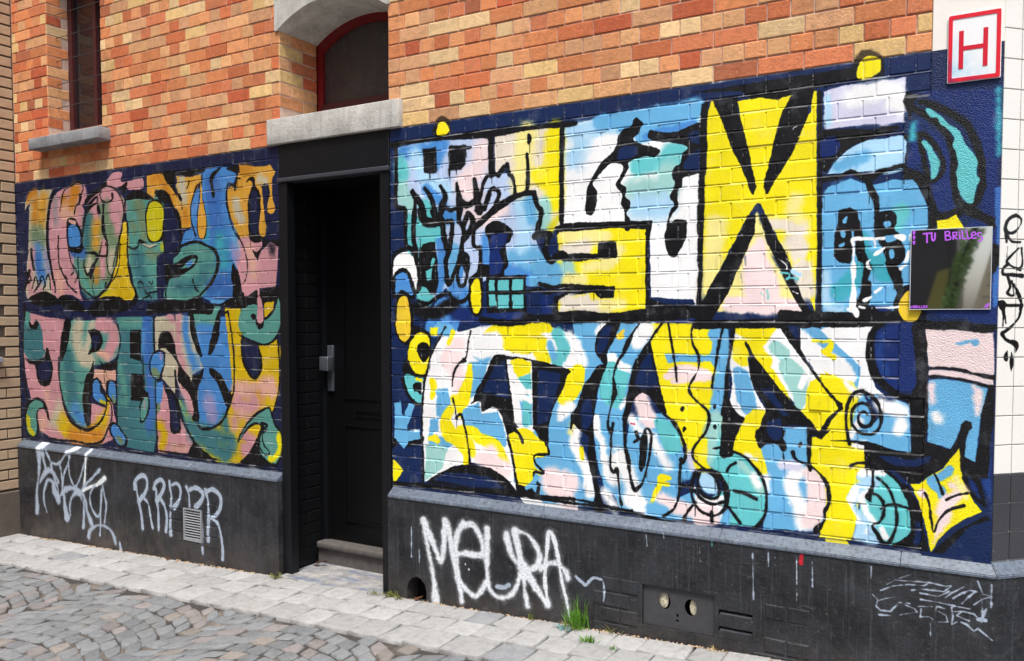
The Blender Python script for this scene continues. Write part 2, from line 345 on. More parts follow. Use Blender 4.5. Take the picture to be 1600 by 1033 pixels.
2l p 39 118:-751,771 -653,755
2l w 30 90:-252,1513 -289,1466
2p w 12:-451,1394 -416,1400 -390,1371 -326,1338 -326,1303 -390,1319 -415,1353 -448,1346
2p c 6:-448,1358 -409,1359 -390,1324 -332,1303 -357,1197 -389,1136 -414,1135 -453,1151 -496,1202 -480,1286
2l w 18 24:-376,1143 -338,1186
2l h 6 v:-365,1506,9 -390,1477,24 -371,1477,21
2l w 19 38:-506,1082 -499,1023 -472,965 -452,817
2l w 37 80:-413,803 -387,912 -362,867 -323,799 -310,742
2l w 38 56:-458,726 -412,659
2l w 36 48:-325,1093 -274,1038 -224,1012 -162,919 -138,886
2l p 24 78:-275,1189 -250,1126 -231,1087
2s c 7:-206,1088 -164,1102 -103,1072 -79,994 -90,947 -150,954 -181,1021
2l b 10 48:-211,897 -198,753 -228,692
2l y 5 v:-131,829,21 -168,826,36 -173,802,30 -198,753,24 -222,693,18
2l y 5 18:-180,802 -137,800
2l p 35 70:-161,723 -76,697 -28,686
2l w 37 92:-322,705 -272,687
2l b 17 58:-48,911 -48,854
2l b 24 78:-209,671 -166,664
2l r 2 7:-324,1069 -306,1068
2p b 8:-160,1400 -47,1402 57,1399 68,1460 45,1487 51,1515 135,1537 148,1340 92,1317 58,1371 -141,1360
2l p 17 v:-147,1297,35 -81,1322,69 1,1314,63 47,1304,40 -117,1276,29
2l b 17 67:109,1306 94,1173 83,1139
2l t 34 74:83,1117 61,1004 39,918
2l L 35 40:-31,952 -19,885
2l y 11 63:21,1001 16,917 34,884
2s S 11:11,865 63,870 98,829 92,783 46,779 11,820
2s w 6:-12,812 6,775 52,757 126,776 116,730 65,702 12,719 -6,751
2p y 2:167,2503 230,2215 243,2098 296,2094 355,2381 405,2498 248,2503
2p y 2:25,2256 148,2298 243,2077 201,1973 22,1983
2p y 2:502,2415 507,2058 296,2073 347,2184 398,2273
2l Y 46 62:426,2064 401,2013 453,1959
2l Y 50 95:79,1980 58,1762 48,1680
2l h 38 16:164,2349 197,2293
2l Y 47 63:271,1937 299,1862 455,1855
2l s 42 62:324,1966 444,1933 403,1883
2p Y 16:260,2022 310,1861 396,1701 474,1590 32,1592 148,1814
2l p 32 v:277,1889,48 257,1810,107 280,1703,160 302,1628,107
2l p 21 69:139,1624 433,1611
2l y 22 33:54,1597 99,1641
2l s 31 82:440,1856 456,1751 473,1673
2l y 26 20:476,1813 495,1853
2l w 43 86:643,2457 783,2468 807,2397
2l S 25 25:546,2470 547,2359
2l L 38 58:682,2373 785,2361
2l b 30 99:577,2053 625,2075 674,2036
2l S 35 40:547,1749 554,1620 608,1594
2l T 29 49:690,1895 697,1795
2l c 28 61:815,1938 837,1986
2l T 24 73:607,1671 725,1794 773,1743
2l w 29 58:776,1210 851,1189
2l w 24 48:851,1144 843,1114
2l w 20 30:659,1081 692,1144
2l y 20 25:662,1219 649,1116
2p y 2:552,1344 611,1315 655,1316 695,1267 681,1220 639,1131 645,1059 708,1033 714,973 657,947 710,941 687,888 639,815 621,726 657,626 669,503 565,508 559,876
2l w 30 30:636,1295 680,1256
2l w 25 40:665,1025 708,1044
2p b 8:655,1316 727,1319 742,1289 761,1250 728,1238 699,1272
2l S 20 50:705,915 744,894 687,857 664,783 704,736 738,709
2l w 15 30:682,857 654,781 679,743 719,686 690,662
2l w 15 25:735,862 707,828 727,764 756,732
2l w 15 30:700,930 739,934 781,938
2l w 10 20:785,710 800,676
2l S 15 40:704,710 700,668 753,654
2l y 11 v:184,1521,48 250,1505,70 325,1522,43 251,1435,70 305,1377,59
2p y 9:157,1472 283,1473 299,1409 316,1377 359,1304 402,1231 413,1211 327,1314 240,1413 218,1451 230,1354 197,1353 158,1384
2p y 7:283,1398 359,1315 402,1242 392,1220 327,1303
2l t 11 58:347,1437 379,1411
2l t 10 78:400,1358 437,1317 443,1275
2l t 10 v:390,1326,31 448,1244,57 449,1202,42
2l w 10 26:473,1319 453,1276
2p y 6:494,1298 539,1321 615,1210 592,1121 542,1071 507,1111 450,1170 475,1182 479,1256
2l b 11 v:198,1309,71 215,1234,82 232,1180,66 181,1330,44
2p y 4:254,1170 308,1163 287,1097 277,1056 245,1018 168,985 173,1034 211,1125
2p b 10:449,1533 677,1539 706,1508 704,1367 729,1307 711,1256 672,1285 656,1345 627,1385 602,1405 511,1455 460,1507
2l w 15 v:460,1496,30 491,1455,46 537,1404,61 612,1364,71 662,1315,30
2l y 5 v:501,1470,8 541,1466,15 576,1466,18 562,1430,30 542,1424,15 587,1400,25
2l y 7 v:544,1316,30 589,1281,71 624,1242,56
2l w 32 63:448,911 418,855 461,753 472,690
2l p 26 78:510,906 526,834 527,760 502,704
2l w 32 32:312,877 328,824
2l b 27 54:355,838 366,774 357,687
2l L 21 42:385,937 443,937
2l w 22 22:224,967 268,949
2l t 22 33:202,921 258,866 291,810
2l w 22 27:258,877 280,841
2l p 17 63:12,651 81,665
2l p 17 v:-95,689,35 35,704,52 81,698,63
2l w 17 23:109,724 121,669
2l b 17 34:143,705 132,665
2p y 2:577,1079 646,1083 662,1033 715,1022 716,971 687,933 669,879 641,815 691,737 668,647 539,640 563,712 582,792 566,869 499,942 502,1063
3l k1 11 32:-5260,2084 -5252,2006 -5230,1936
3l k1 11 38:-5293,1923 -5334,1854 -5362,1798
3l k1 5 27:-4938,2493 -4988,2428 -5029,2328 -5050,2123 -5010,1950 -4979,1846
3s k1 3:-4105,2380 -4074,2409 -3991,2435 -3912,2423 -3824,2385 -3796,2358 -3845,2362 -3963,2376 -4054,2376
3l m1 7 v:-5445,1671,86 -4953,1639,103 -4495,1636,120 -4070,1633,111 -3712,1631,103
3s k1 3:-3861,2535 -3803,2533 -3706,2528 -3670,2470 -3587,2397 -3560,2358 -3577,2432 -3575,2493 -3546,2502 -3427,2480 -3337,2490 -3301,2493 -3309,2517 -3668,2537
3s k1 3:-3787,2412 -3691,2411 -3635,2376 -3590,2294 -3554,2261 -3527,2211 -3520,2138 -3532,2030 -3552,1988 -3600,1960 -3630,1912 -3593,1868 -3481,1895 -3463,1876 -3557,1836 -3652,1826 -3672,1777 -3699,1840 -3703,2025 -3719,2118 -3687,2208 -3675,2299 -3750,2360
3s k1 2:-2909,2403 -2875,2428 -2834,2425 -2827,2374 -2795,2343 -2780,2291 -2791,2185 -2809,2101 -2785,2066 -2753,2053 -2721,2063 -2802,2027 -2875,2048 -2889,2162 -2895,2277 -2869,2343 -2851,2387 -2876,2411
3s m1 2:-2763,2363 -2723,2371 -2709,2264 -2720,2097 -2757,2267
3s k1 3:-3017,1707 -2941,1729 -2925,1694 -2825,1738 -2818,1681 -2810,1647 -3147,1650 -3112,1673
3p k1 3:-2792,1738 -2648,1758 -2600,1757 -2602,1667 -2697,1657 -2778,1646 -2801,1704
3p m1 5:-3890,1678 -3694,1682 -3460,1667 -3443,1613 -3573,1595 -3833,1596 -3893,1583
3s k1 4:-5311,1545 -5263,1517 -5223,1560 -5188,1532 -5202,1496 -5252,1482 -5301,1496
3s k1 4:-5086,1350 -5052,1295 -5020,1198 -5037,1107 -5099,1056 -5185,1066 -5232,1121 -5253,1206 -5327,1218 -5388,1267 -5313,1247 -5213,1249 -5126,1280
3l k1 4 v:-5369,1659,38 -5390,1488,15 -5408,1381,15 -5401,1259,19 -5406,1166,23 -5388,1023,23 -5367,930,23
3s k1 4:-4851,1546 -4781,1546 -4811,1389 -4887,1257 -4922,1256 -4918,1353
3s k1 3:-2844,821 -2845,775 -2805,720 -2725,669 -2831,648 -2999,657 -2930,710
3p m1 6:-5402,2521 -5289,2519 -5330,2452 -5334,2375 -5281,2428 -5282,2274 -5317,2065 -5334,1854 -5436,1842
3p k 4:-1563,1992 -1555,1992 -1557,1726 -1590,1726
3l N 34 69:-1344,1591 -1156,1565 -931,1590 -788,1650
3l k 30 74:-1600,1619 -1474,1592 -1344,1643
3s k 2:-1088,1372 -1005,1374 -859,1358 -656,1315 -662,1284 -690,1216 -738,1128 -766,1028 -773,928 -823,962 -859,1009 -961,1009 -998,981 -1006,949 -1028,1011 -1051,1073 -1096,1109 -1165,1080 -1173,1131 -1235,1115 -1220,1142 -1196,1195 -1142,1281
3p k 2:-1006,993 -961,1015 -910,943 -903,906 -917,873 -947,921 -999,911
3p k 3:-1531,674 -1464,721 -1365,770 -1245,800 -1120,792 -1036,754 -969,703 -954,673 -999,668
3p n 7:-1480,692 -1398,740 -1245,748 -1112,741 -1021,691 -1237,676
3s k 3:-1643,1516 -1533,1503 -1492,1457 -1510,1289 -1535,1248 -1663,1251 -1688,1298 -1653,1387
3s y 3:-1653,1366 -1614,1462 -1559,1486 -1508,1463 -1501,1403 -1518,1289 -1535,1262 -1586,1260 -1628,1286
3l k 5 31:-1689,1229 -1663,1176 -1621,1123 -1578,1098
3l k 6 46:-1771,866 -1718,898 -1649,882 -1563,909
3p n 3:-901,1727 -752,1712 -717,1690 -728,1654 -724,1575 -938,1569
3l N 23 52:-228,1574 -25,1568
3l N 20 52:-794,1655 -780,1606
3s k 3:-468,1547 -378,1559 -397,1500 -416,1453 -448,1405 -448,1346 -474,1286 -500,1208 -519,1081 -519,991 -505,872 -491,753 -464,666 -451,637 -517,629 -511,721 -531,809 -552,898 -545,989 -593,1016 -606,1028 -633,1056 -644,1074 -640,1105 -627,1111 -606,1149 -580,1223 -540,1284 -494,1339 -467,1346 -507,1392 -514,1440 -494,1499 -455,1535
3s k 2:-233,1450 -202,1330 -171,1217 -146,1132 -164,1125 -188,1147 -219,1191 -250,1213 -281,1212 -313,1175 -331,1116 -356,1103 -350,1173 -332,1256 -307,1339 -270,1397
3p k 2:56,2528 167,2524 173,2455 202,2356 230,2237 253,2129 243,2093 232,2104 209,2169 176,2242 148,2298 108,2409 79,2471
3p k 2:395,2495 410,2498 495,2517 481,2478 462,2394 428,2306 398,2247 358,2183 327,2139 307,2093 296,2094 285,2126 295,2183 315,2255 335,2342 360,2432
3p k 2:252,2007 253,1938 224,1875 192,1801 138,1678 72,1570 32,1520 -20,1514 -9,1598 70,1734 136,1841 190,1941 217,2009
3p k 2:281,2016 302,1999 340,1912 383,1848 405,1789 421,1721 437,1700 458,1647 505,1569 535,1543 536,1517 490,1528 396,1695 353,1791 299,1893 276,1990
3s S 1:550,2161 589,2219 646,2258 702,2277 768,2280 841,2277 843,2161 789,2136 742,2145 648,2153 550,2156
3l N 19 51:868,2197 868,2173
3p N 9:865,2328 892,2334 920,2245 931,2158 918,2154 859,2179
3p N 13:899,2448 1162,2422 1183,1512 1082,1516 1074,1928 1115,1954 1129,2093 1109,2235 1065,2333 979,2381
3p N 14:892,2353 981,2248 1026,2149 1020,2031 1030,1997 1004,1971 969,1977 942,2037 945,2089 975,2125 974,2187 937,2262
3l k 3 27:864,2385 914,2355 980,2291 1003,2241 1017,2183 1020,2126 1029,2031 1055,1991 1089,1998 1113,2057 1111,2160 1088,2237 1057,2301 970,2372 899,2405
3l k 3 21:848,2276 893,2267 913,2178 927,2120 941,2094 975,2120 978,2172 951,2232 911,2279 866,2279
3l k 6 36:970,1954 1013,1960 1056,1977 1098,1960 1157,1919
3l A 9 26:1175,2043 1179,1857 1179,1671
3l A 9 18:1172,1799 1170,1706 1168,1612
3p N 9:929,1594 1140,1593 1157,1565 995,1565
3l N 10 39:684,1596 788,1595
3s N 10:743,1505 807,1531 889,1536 903,1295 784,1291 745,1365 734,1455
3l M 19 29:771,1491 763,1415 788,1341
3p w 1:695,1543 742,1540 719,1495 711,1424 727,1334 746,1298 757,1254 680,1251 693,1363 644,1413 529,1514 578,1543
3s k 2:737,1535 784,1541 752,1505 744,1445 750,1385 769,1335 798,1301 840,1268 822,1247 775,1280 736,1324 714,1394 713,1465
3p p 1:928,1531 1039,1522 1141,1508 1168,1509 1172,1349 1129,1328 1064,1364 999,1372 946,1370 936,1468
3p p 1:947,1361 999,1362 1069,1355 1170,1334 1171,1306 1069,1331 947,1336
3p b 1:947,1319 1000,1328 1078,1317 1154,1301 1143,1243 1132,1195 1120,1055 1117,1009 1080,1026 1083,1110 1090,1144 1069,1148 1032,1053 988,1065 946,1076 946,1184
3p M 11:1161,1173 1173,859 1142,932 1147,1077
3p k 1:884,892 893,858 917,831 931,783 941,714 956,667 961,637 898,644 833,650 901,709 899,784 856,905
3l n 10 29:914,741 915,671
3p k 1:968,636 1056,734 1157,809 1174,792 1099,754 1014,640
3p n 9:1023,636 1099,744 1174,782 1178,620
3p k 2:351,1543 449,1543 448,1480 451,1433 472,1387 513,1336 554,1280 590,1240 625,1211 627,1185 610,1174 581,1136 557,1088 532,1070 507,1084 486,1109 517,1101 532,1086 566,1146 605,1189 590,1219 514,1315 451,1402 409,1459
3s k 2:218,1464 229,1451 246,1413 306,1334 413,1211 465,1161 512,1111 481,1109 383,1103 383,1060 282,1053 287,1107 308,1168 286,1215 253,1268 233,1343 232,1408 212,1451
3s k 2:137,1241 155,1187 183,1145 216,1125 195,1080 168,1012 163,957 107,952 114,1063 121,1174
3s k 2:271,1079 383,1087 384,1049 400,1013 384,991 358,1021 310,1017 289,999 275,1015
3p k 2:111,1102 200,1107 167,1051 165,984 157,956 146,983 72,980 72,988 112,997
4l k1 4 12:-4874,2353 -4847,2439 -4809,2497 -4728,2524 -4636,2543 -4582,2499 -4618,2443 -4643,2391 -4677,2374 -4697,2322
4l k1 4 v:-4629,2450,26 -4618,2436,34 -4637,2391,17
4l k1 4 v:-4553,2405,9 -4599,2368,14
4l k1 4 14:-4900,2171 -4911,2049 -4892,1946 -4826,1856 -4782,1801 -4692,1752
4l k1 4 9:-4825,1883 -4793,1808
4s k1 3:-4799,2207 -4790,2274 -4749,2298 -4681,2281 -4649,2239 -4607,2170 -4610,2090 -4635,2038 -4771,2057 -4784,2145
4l k1 4 12:-4782,2071 -4751,1975 -4696,1920 -4676,1872 -4712,1826
4l k1 4 11:-4730,1941 -4720,1907 -4755,1881
4l k1 3 v:-4582,2235,14 -4556,2326,17 -4510,2376,31 -4421,2422,12 -4422,2383,12 -4488,2361,17 -4545,2319,12
4l k1 3 12:-4365,2476 -4388,2432 -4368,2392 -4315,2375 -4251,2390 -4239,2421
4l k1 3 v:-4249,2429,23 -4255,2410,11
4l k1 3 11:-4375,2490 -4289,2486 -4206,2457 -4146,2389 -4123,2324 -4130,2261 -4154,2173 -4199,2085 -4234,1990 -4257,1926
4l k1 3 v:-4352,2378,25 -4355,2313,22 -4363,2236,33 -4355,2170,37 -4315,2091,13 -4329,1994,12 -4312,1896,13 -4281,1869,8
4l k1 3 37:-4413,2350 -4403,2316
4l k1 3 12:-4379,2100 -4403,2042 -4415,2010 -4329,2007 -4316,2052 -4336,2092
4l k1 3 12:-4580,2288 -4595,2196 -4610,2104 -4600,2063
4l k1 3 v:-4590,2036,9 -4524,2034,14 -4458,2025,26 -4437,1991,26 -4495,1934,26 -4552,1876,22 -4594,1937,12 -4592,1983,9
4l D1 12 34:-4484,1933 -4519,1862
4l k1 3 12:-4670,2006 -4663,1905 -4645,1805 -4536,1736 -4459,1715 -4349,1766 -4305,1804 -4206,1893 -4168,2084
4l k1 3 9:-4486,1867 -4501,1782 -4480,1735
4l k1 4 v:-4347,1812,25 -4359,1792,8
4s k1 3:-4195,2469 -4143,2478 -4081,2498 -4093,2442 -4114,2419 -4144,2453
4l k1 3 34:-4321,2505 -4408,2466 -4508,2428 -4553,2398
4s k1 3:-3897,2259 -3876,2320 -3835,2355 -3747,2355 -3692,2296 -3696,2161 -3717,2095 -3776,2073 -3854,2082 -3882,2134 -3890,2197
4l k1 3 v:-4086,2061,11 -4025,2040,16 -3974,2056,16 -3953,2093,19 -3884,2071,8
4l k1 2 v:-3953,2093,16 -3934,2074,8
4l k1 2 8:-3914,2060 -3855,2042 -3777,2051
4l k1 3 10:-3983,1804 -3952,1816 -3923,1796
4l k1 3 9:-3863,1814 -3834,1795 -3823,1813
4l k1 3 11:-3914,1758 -3895,1733 -3825,1744 -3786,1744
4l k1 3 11:-3936,1696 -3866,1720 -3847,1701
4l k1 3 v:-4141,2242,8 -4154,2167,12 -4201,2034,13 -4225,1938,13 -4304,1811,21 -4437,1721,16
4l k1 3 v:-4105,2380,16 -4119,2298,16 -4086,2207,19 -4090,2081,16 -4090,1934,19 -4063,1838,24 -4015,1747,21 -4017,1697,48 -4090,1646,16
4l k1 2 8:-4207,1857 -4165,1859
4l k1 2 8:-4134,1855 -4093,1857
4s k1 6:-5316,1712 -5189,1759 -5067,1765 -4949,1721 -4928,1666 -5194,1661
4s k1 5:-4914,1721 -4831,1733 -4717,1705 -4628,1664 -4585,1610 -4766,1624 -4904,1666
4s k1 5:-4562,1623 -4471,1689 -4361,1720 -4223,1718 -4130,1685 -4080,1633 -4280,1595 -4497,1583
4l k1 2 v:-3550,2382,18 -3523,2344,27 -3514,2337,7
4l k1 2 v:-3437,2451,15 -3447,2422,7 -3461,2408,7
4l k1 2 9:-3310,2488 -3311,2435
4l k1 2 v:-3321,2430,9 -3366,2410,12 -3394,2358,10 -3424,2289,9 -3426,2205,9 -3409,2156,10 -3384,2101,15
4s m1 11:-3674,2330 -3582,2251 -3548,2140 -3551,2019 -3649,1924 -3695,1963 -3689,2147
4l k1 2 9:-3329,2437 -3331,2366 -3351,2296 -3363,2202 -3365,2130 -3339,2081 -3303,2080 -3279,2138 -3282,2220 -3302,2304 -3313,2376
4s k1 2:-3240,2459 -3213,2486 -3160,2510 -3134,2514 -3161,2487 -3196,2461 -3206,2427 -3190,2355 -3200,2327 -3217,2340 -3233,2399
4s k1 2:-3083,2503 -2973,2511 -2965,2464 -3041,2482
4s m1 5:-2861,2331 -2804,2315 -2808,2129 -2850,2081 -2873,2161
4l k1 2 9:-2763,2363 -2739,2369 -2715,2359 -2717,2264 -2726,2209
4l k1 2 v:-2973,2511,10 -2991,2438,14 -3006,2365,14 -3018,2388,14 -3068,2404,14 -3087,2313,14 -3064,2219,14 -3024,2112,11 -2967,2052,10 -2926,1981,8 -2903,1906,10 -2913,1832,8 -2939,1786,8
4l k1 3 v:-2983,2432,14 -2958,2429,11
4s k1 2:-2856,1990 -2820,1971 -2762,2003 -2795,1959 -2817,1920 -2836,1949
4s k1 2:-2777,2054 -2721,2041 -2626,2036 -2627,1992 -2698,2034 -2738,2008 -2771,1986 -2762,2020
4l k1 2 14:-2883,2071 -2875,2053
4s k1 3:-3057,1824 -3037,1910 -3013,1881 -2988,1851 -2973,1793 -2957,1735 -2975,1694 -3042,1707 -3041,1765
4l k1 2 v:-2818,1647,10 -2828,1573,11 -2822,1498,20 -2798,1470,34 -2773,1498,14 -2763,1561,10 -2778,1618,10 -2797,1692,7
4l k1 3 v:-3608,1997,10 -3514,2041,19 -3385,2060,18 -3278,2031,19 -3208,1999,26 -3174,1944,32 -3185,1868,25 -3231,1804,29 -3285,1758,18 -3358,1711,18 -3432,1664,15
4l k1 3 v:-3602,1905,30 -3536,1921,45 -3451,1960,30 -3378,1958,22 -3398,1916,15 -3472,1882,22 -3565,1867,45 -3651,1851,37
4l k1 3 10:-3419,1821 -3410,1784 -3384,1748 -3357,1735
4l k1 3 v:-3689,1858,23 -3671,1814,11 -3692,1747,11 -3694,1691,15
4p k1 4:-3890,1656 -3694,1691 -3487,1683 -3358,1717 -3323,1663 -3164,1650 -3094,1684 -2851,1670 -2852,1618 -3095,1637 -3217,1644 -3236,1591 -3471,1592 -3470,1610 -3893,1593
4s m1 7:-5190,1222 -5066,1246 -5045,1177 -5073,1106 -5171,1102 -5217,1164
4s k1 3:-5407,878 -5341,931 -5290,955 -5214,966 -5141,941 -5095,880 -5075,797 -5110,823 -5144,877 -5219,866 -5234,816 -5214,710 -5241,673 -5330,645 -5391,698 -5412,784
4s k1 3:-4568,1479 -4468,1487 -4404,1454 -4395,1401 -4441,1341 -4519,1320 -4575,1305 -4540,1359 -4537,1426
4s m1 7:-4514,1440 -4437,1441 -4428,1401 -4484,1360 -4517,1373
4s k1 3:-4443,1281 -4401,1243 -4293,1259 -4240,1266 -4242,1208 -4349,1198 -4468,1208 -4424,1222
4s k1 3:-4510,1260 -4516,1126 -4553,1024 -4558,889 -4597,778 -4639,850 -4657,951 -4642,1054 -4604,1143 -4546,1199
4l k1 3 v:-4934,1270,23 -4939,1145,14 -4921,1021,14 -4879,899,21 -4801,806,21 -4688,766,21 -4586,759,26 -4473,806,18 -4405,871,18 -4369,946,14 -4366,1019,12 -4408,1063,12
4s k1 3:-4539,1105 -4471,1144 -4418,1096 -4409,1043 -4357,993 -4370,939 -4435,942 -4521,992 -4547,1037
4s k1 3:-4364,1085 -4330,1133 -4256,1116 -4243,1037 -4251,965 -4304,969 -4356,1019
4l k1 3 8:-4392,1190 -4384,1124 -4364,1072
4l z1 3 7:-4371,1191 -4351,1145 -4298,1127
4l k1 3 v:-4357,993,12 -4315,948,12 -4307,883,14 -4354,787,14 -4422,696,17 -4478,672,17
4l k1 4 14:-5069,663 -4937,659 -4761,665 -4590,657 -4478,672
4s k1 3:-4344,768 -4320,829 -4256,826 -4174,760 -4133,717 -4166,668 -4251,669 -4303,711
4l k1 2 v:-4220,1521,13 -4192,1411,12 -4228,1299,12 -4241,1234,12 -4250,971,12 -4251,807,10
4p k1 2:-4086,1483 -3963,1490 -3970,1305 -3951,1242 -3971,1273 -4093,1289
4p k1 2:-4086,1186 -3953,1184 -3942,1076 -3888,1053 -3980,998 -4092,999
4l k1 2 11:-3949,1306 -3944,1178 -3937,1070
4s k1 2:-4002,958 -3948,1038 -3908,1046 -3880,990 -3902,912 -3954,852 -3995,856 -3993,920
4l k1 2 11:-3819,1572 -3828,1434 -3817,1346
4s k1 2:-3781,1397 -3749,1472 -3662,1473 -3617,1406 -3591,1313 -3555,1253 -3464,1170 -3412,1086 -3398,928 -3408,891 -3454,901 -3433,975 -3476,1071 -3586,1153 -3583,1252 -3648,1325 -3723,1367 -3772,1360
4s k1 2:-3452,1620 -3416,1572 -3392,1469 -3350,1355 -3346,1313 -3386,1342 -3430,1426 -3455,1499
4s k1 2:-3156,1619 -3168,1501 -3188,1423 -3242,1345 -3279,1326 -3277,1368 -3239,1482 -3192,1589
4s k1 2:-3325,1247 -3336,1186 -3374,1136 -3394,1051 -3380,923 -3399,892 -3413,1050 -3446,1176 -3372,1203
4s k1 2:-3272,1243 -3210,1232 -3158,1204 -3108,1129 -3074,1095 -3057,1072 -3093,1005 -3128,1015 -3161,1085 -3212,1161 -3264,1201
4l k1 2 v:-3088,1601,14 -3064,1501,13 -3043,1326,12 -3043,1149,12 -3066,1054,14 -3111,981,17 -3148,919,14 -3237,866,19 -3345,846,22 -3399,867,14
4s k1 2:-3884,1244 -3852,1320 -3792,1347 -3724,1342 -3717,1261 -3748,1185 -3789,1146 -3847,1162 -3876,1187
4l k1 2 9:-3823,1144 -3821,1056 -3815,930
4s k1 2:-2972,1455 -2914,1427 -2832,1405 -2767,1406 -2816,1394 -2792,1331 -2786,1262 -2811,1216 -2853,1183 -2910,1212 -2959,1281 -2974,1356
4s m1 6:-2956,1415 -2840,1399 -2817,1342 -2818,1262 -2861,1203 -2942,1299
4p d1 2:-2761,1656 -2681,1667 -2690,1622 -2739,1577 -2763,1571
4l k1 2 11:-2654,1447 -2640,1334 -2643,1165 -2677,1038 -2711,962
4l k1 2 v:-2997,1467,7 -2931,1432,11 -2824,1408,11 -2750,1406,16 -2670,1441,16 -2629,1498,11
4s k1 2:-3004,792 -2995,834 -2925,921 -2841,984 -2742,1024 -2710,997 -2687,935 -2633,882 -2618,803 -2628,723 -2669,662 -2717,658 -2781,687 -2822,724 -2845,775 -2836,833 -2810,893 -2842,908 -2918,874
4l k1 3 14:-3013,791 -2995,834
4s k1 2:-3731,1110 -3674,1094 -3618,1053 -3582,974 -3566,882 -3568,819 -3597,799 -3645,796 -3672,825 -3679,937 -3695,1024
4s m1 6:-3684,1062 -3619,1015 -3585,893 -3586,831 -3634,815 -3661,876
4l k1 2 v:-3613,1220,12 -3607,1096,15 -3591,1004,18 -3555,926,15 -3511,836,15 -3439,767,18 -3430,743,23 -3331,689,23 -3260,659,15
4l k1 2 13:-3813,993 -3817,866 -3813,676
4l k1 3 11:-3823,669 -3629,665 -3488,664
4s k1 3:-3430,755 -3385,722 -3314,679 -3172,654 -3314,648 -3498,657
4p k 10:-1543,2469 -1452,2470 -1449,2333 -1478,2332 -1534,2340
4p k 10:-1372,2468 -1261,2463 -1265,2362 -1293,2336 -1372,2339
4l k 4 15:-1269,2446 -1230,2446
4l k 4 6:-1265,2432 -1258,2399
4l k 4 7:-1494,2337 -1493,2311
4l k 4 7:-1366,2345 -1363,2293
4l k 4 7:-1321,2341 -1320,2316
4l k 3 v:-1773,2509,28 -1593,2514,21 -1404,2511,21 -1108,2504,41 -895,2505,21 -692,2500,28 -618,2498,21
4l k 4 26:-1725,2517 -1724,2336 -1728,2189 -1698,2167 -1663,2151 -1660,2064 -1657,1963 -1597,1914 -1574,1726
4l k 3 34:-1104,2503 -1107,2410 -1102,2297
4k k 3 20:-1101,2291 -1063,2297 -1015,2339
4l k 3 19:-1078,2295 -1056,2287 -1015,2339 -1004,2332 -997,2288 -975,2268 -960,2186
4l k 3 21:-1131,2287 -1154,2251 -1169,2195 -1197,2121
4l k 3 35:-1079,2126 -1155,2068 -1232,2021 -1279,1972
4l k 3 v:-1279,1979,20 -1139,2080,31 -1034,2142,38 -946,2179,27 -852,2187,27
4l k 3 26:-852,2187 -838,2129 -811,2090 -824,2030 -834,1988
4l k 3 33:-849,1967 -810,1981 -761,1975
4l k 3 30:-761,1978 -781,1931 -788,1888
4l k 3 33:-795,1901 -760,1845 -726,1868
4l k 3 20:-891,2377 -888,2297 -891,2200
4l k 3 v:-881,2470,20 -879,2449,26 -882,2432,9
4k k 3 22:-694,2494 -700,2251 -698,1993
4l k 3 v:-1612,2247,30 -1595,2220,37 -1553,2177,37 -1537,2136,33
4l k 3 v:-1532,2258,19 -1503,2226,29 -1471,2171,32 -1455,2079,29
4l k 3 v:-1425,2263,19 -1397,2212,33 -1414,2155,44 -1439,2078,32
4l k 3 v:-1317,2267,19 -1309,2206,33 -1302,2160,50 -1310,2070,24
4l k 3 v:-1209,2278,24 -1200,2229,34 -1189,2165,39 -1177,2120,49
4k k 3 24:-1406,2154 -1358,2131 -1294,2147
4l k 3 35:-1294,2172 -1247,2150 -1196,2178
4l k 3 25:-1131,2161 -1109,2216 -1078,2220 -1056,2193 -1079,2145
4l k 3 28:-1116,2198 -1147,2124
4l k 3 v:-1595,2193,22 -1600,2114,37 -1609,1994,30 -1593,1927,33 -1582,1726,45
4l k 3 52:-1554,2137 -1529,2083 -1471,2073 -1422,2077
4l k 3 44:-1471,2132 -1455,2079
4l k 3 36:-1414,2070 -1406,2011 -1383,1931
4l k 3 29:-1382,2075 -1350,2066 -1354,2008 -1367,1931 -1391,1867 -1384,1775
4l k 3 26:-1310,2077 -1279,2030 -1287,1953 -1295,1863
4l k 3 33:-1279,2043 -1247,2105 -1216,2065 -1240,2015 -1279,1972
4l k 3 24:-1208,2039 -1216,1988 -1209,1937 -1155,1922
4l k 3 28:-1170,1923 -1174,1846 -1186,1770
4p k 4:-1547,1965 -1464,1974 -1448,1868 -1441,1756 -1457,1697 -1490,1691 -1523,1725 -1557,1739 -1564,1872
4l c 4 21:-1473,1876 -1485,1850
4p c 6:-1527,1818 -1481,1837 -1486,1771 -1515,1765
4l k 3 26:-1392,1775 -1376,1742 -1343,1793 -1311,1851 -1295,1902
4l k 3 21:-1279,1901 -1248,1881 -1256,1810 -1272,1746 -1304,1734 -1319,1786
4p k 4:-1311,1903 -1264,1907 -1248,1810 -1264,1772 -1280,1824 -1311,1786 -1335,1813
4s B 4:-1303,1825 -1284,1837 -1280,1792 -1304,1773
4l k 3 32:-1186,1783 -1202,1783 -1233,1758
4s k 4:-1132,2041 -1079,2063 -1019,2041 -979,2002 -990,1952 -1019,1929 -1005,1841 -1027,1804 -1034,1779 -1132,1775 -1186,1783 -1171,1846 -1117,1844 -1124,1959 -1143,2010
4s w 2:-1758,1743 -1748,1879 -1700,1918 -1640,1922 -1602,1874 -1583,1793 -1586,1726 -1603,1713 -1641,1801 -1683,1836 -1718,1810 -1745,1749
4l k 4 20:-1763,1736 -1752,1892 -1700,1934 -1640,1942 -1598,1894 -1573,1793 -1582,1706
4l k 4 23:-1746,1695 -1736,1790 -1692,1830 -1649,1808 -1616,1740 -1603,1693
4l k 3 31:-1746,1688 -1685,1711 -1616,1680
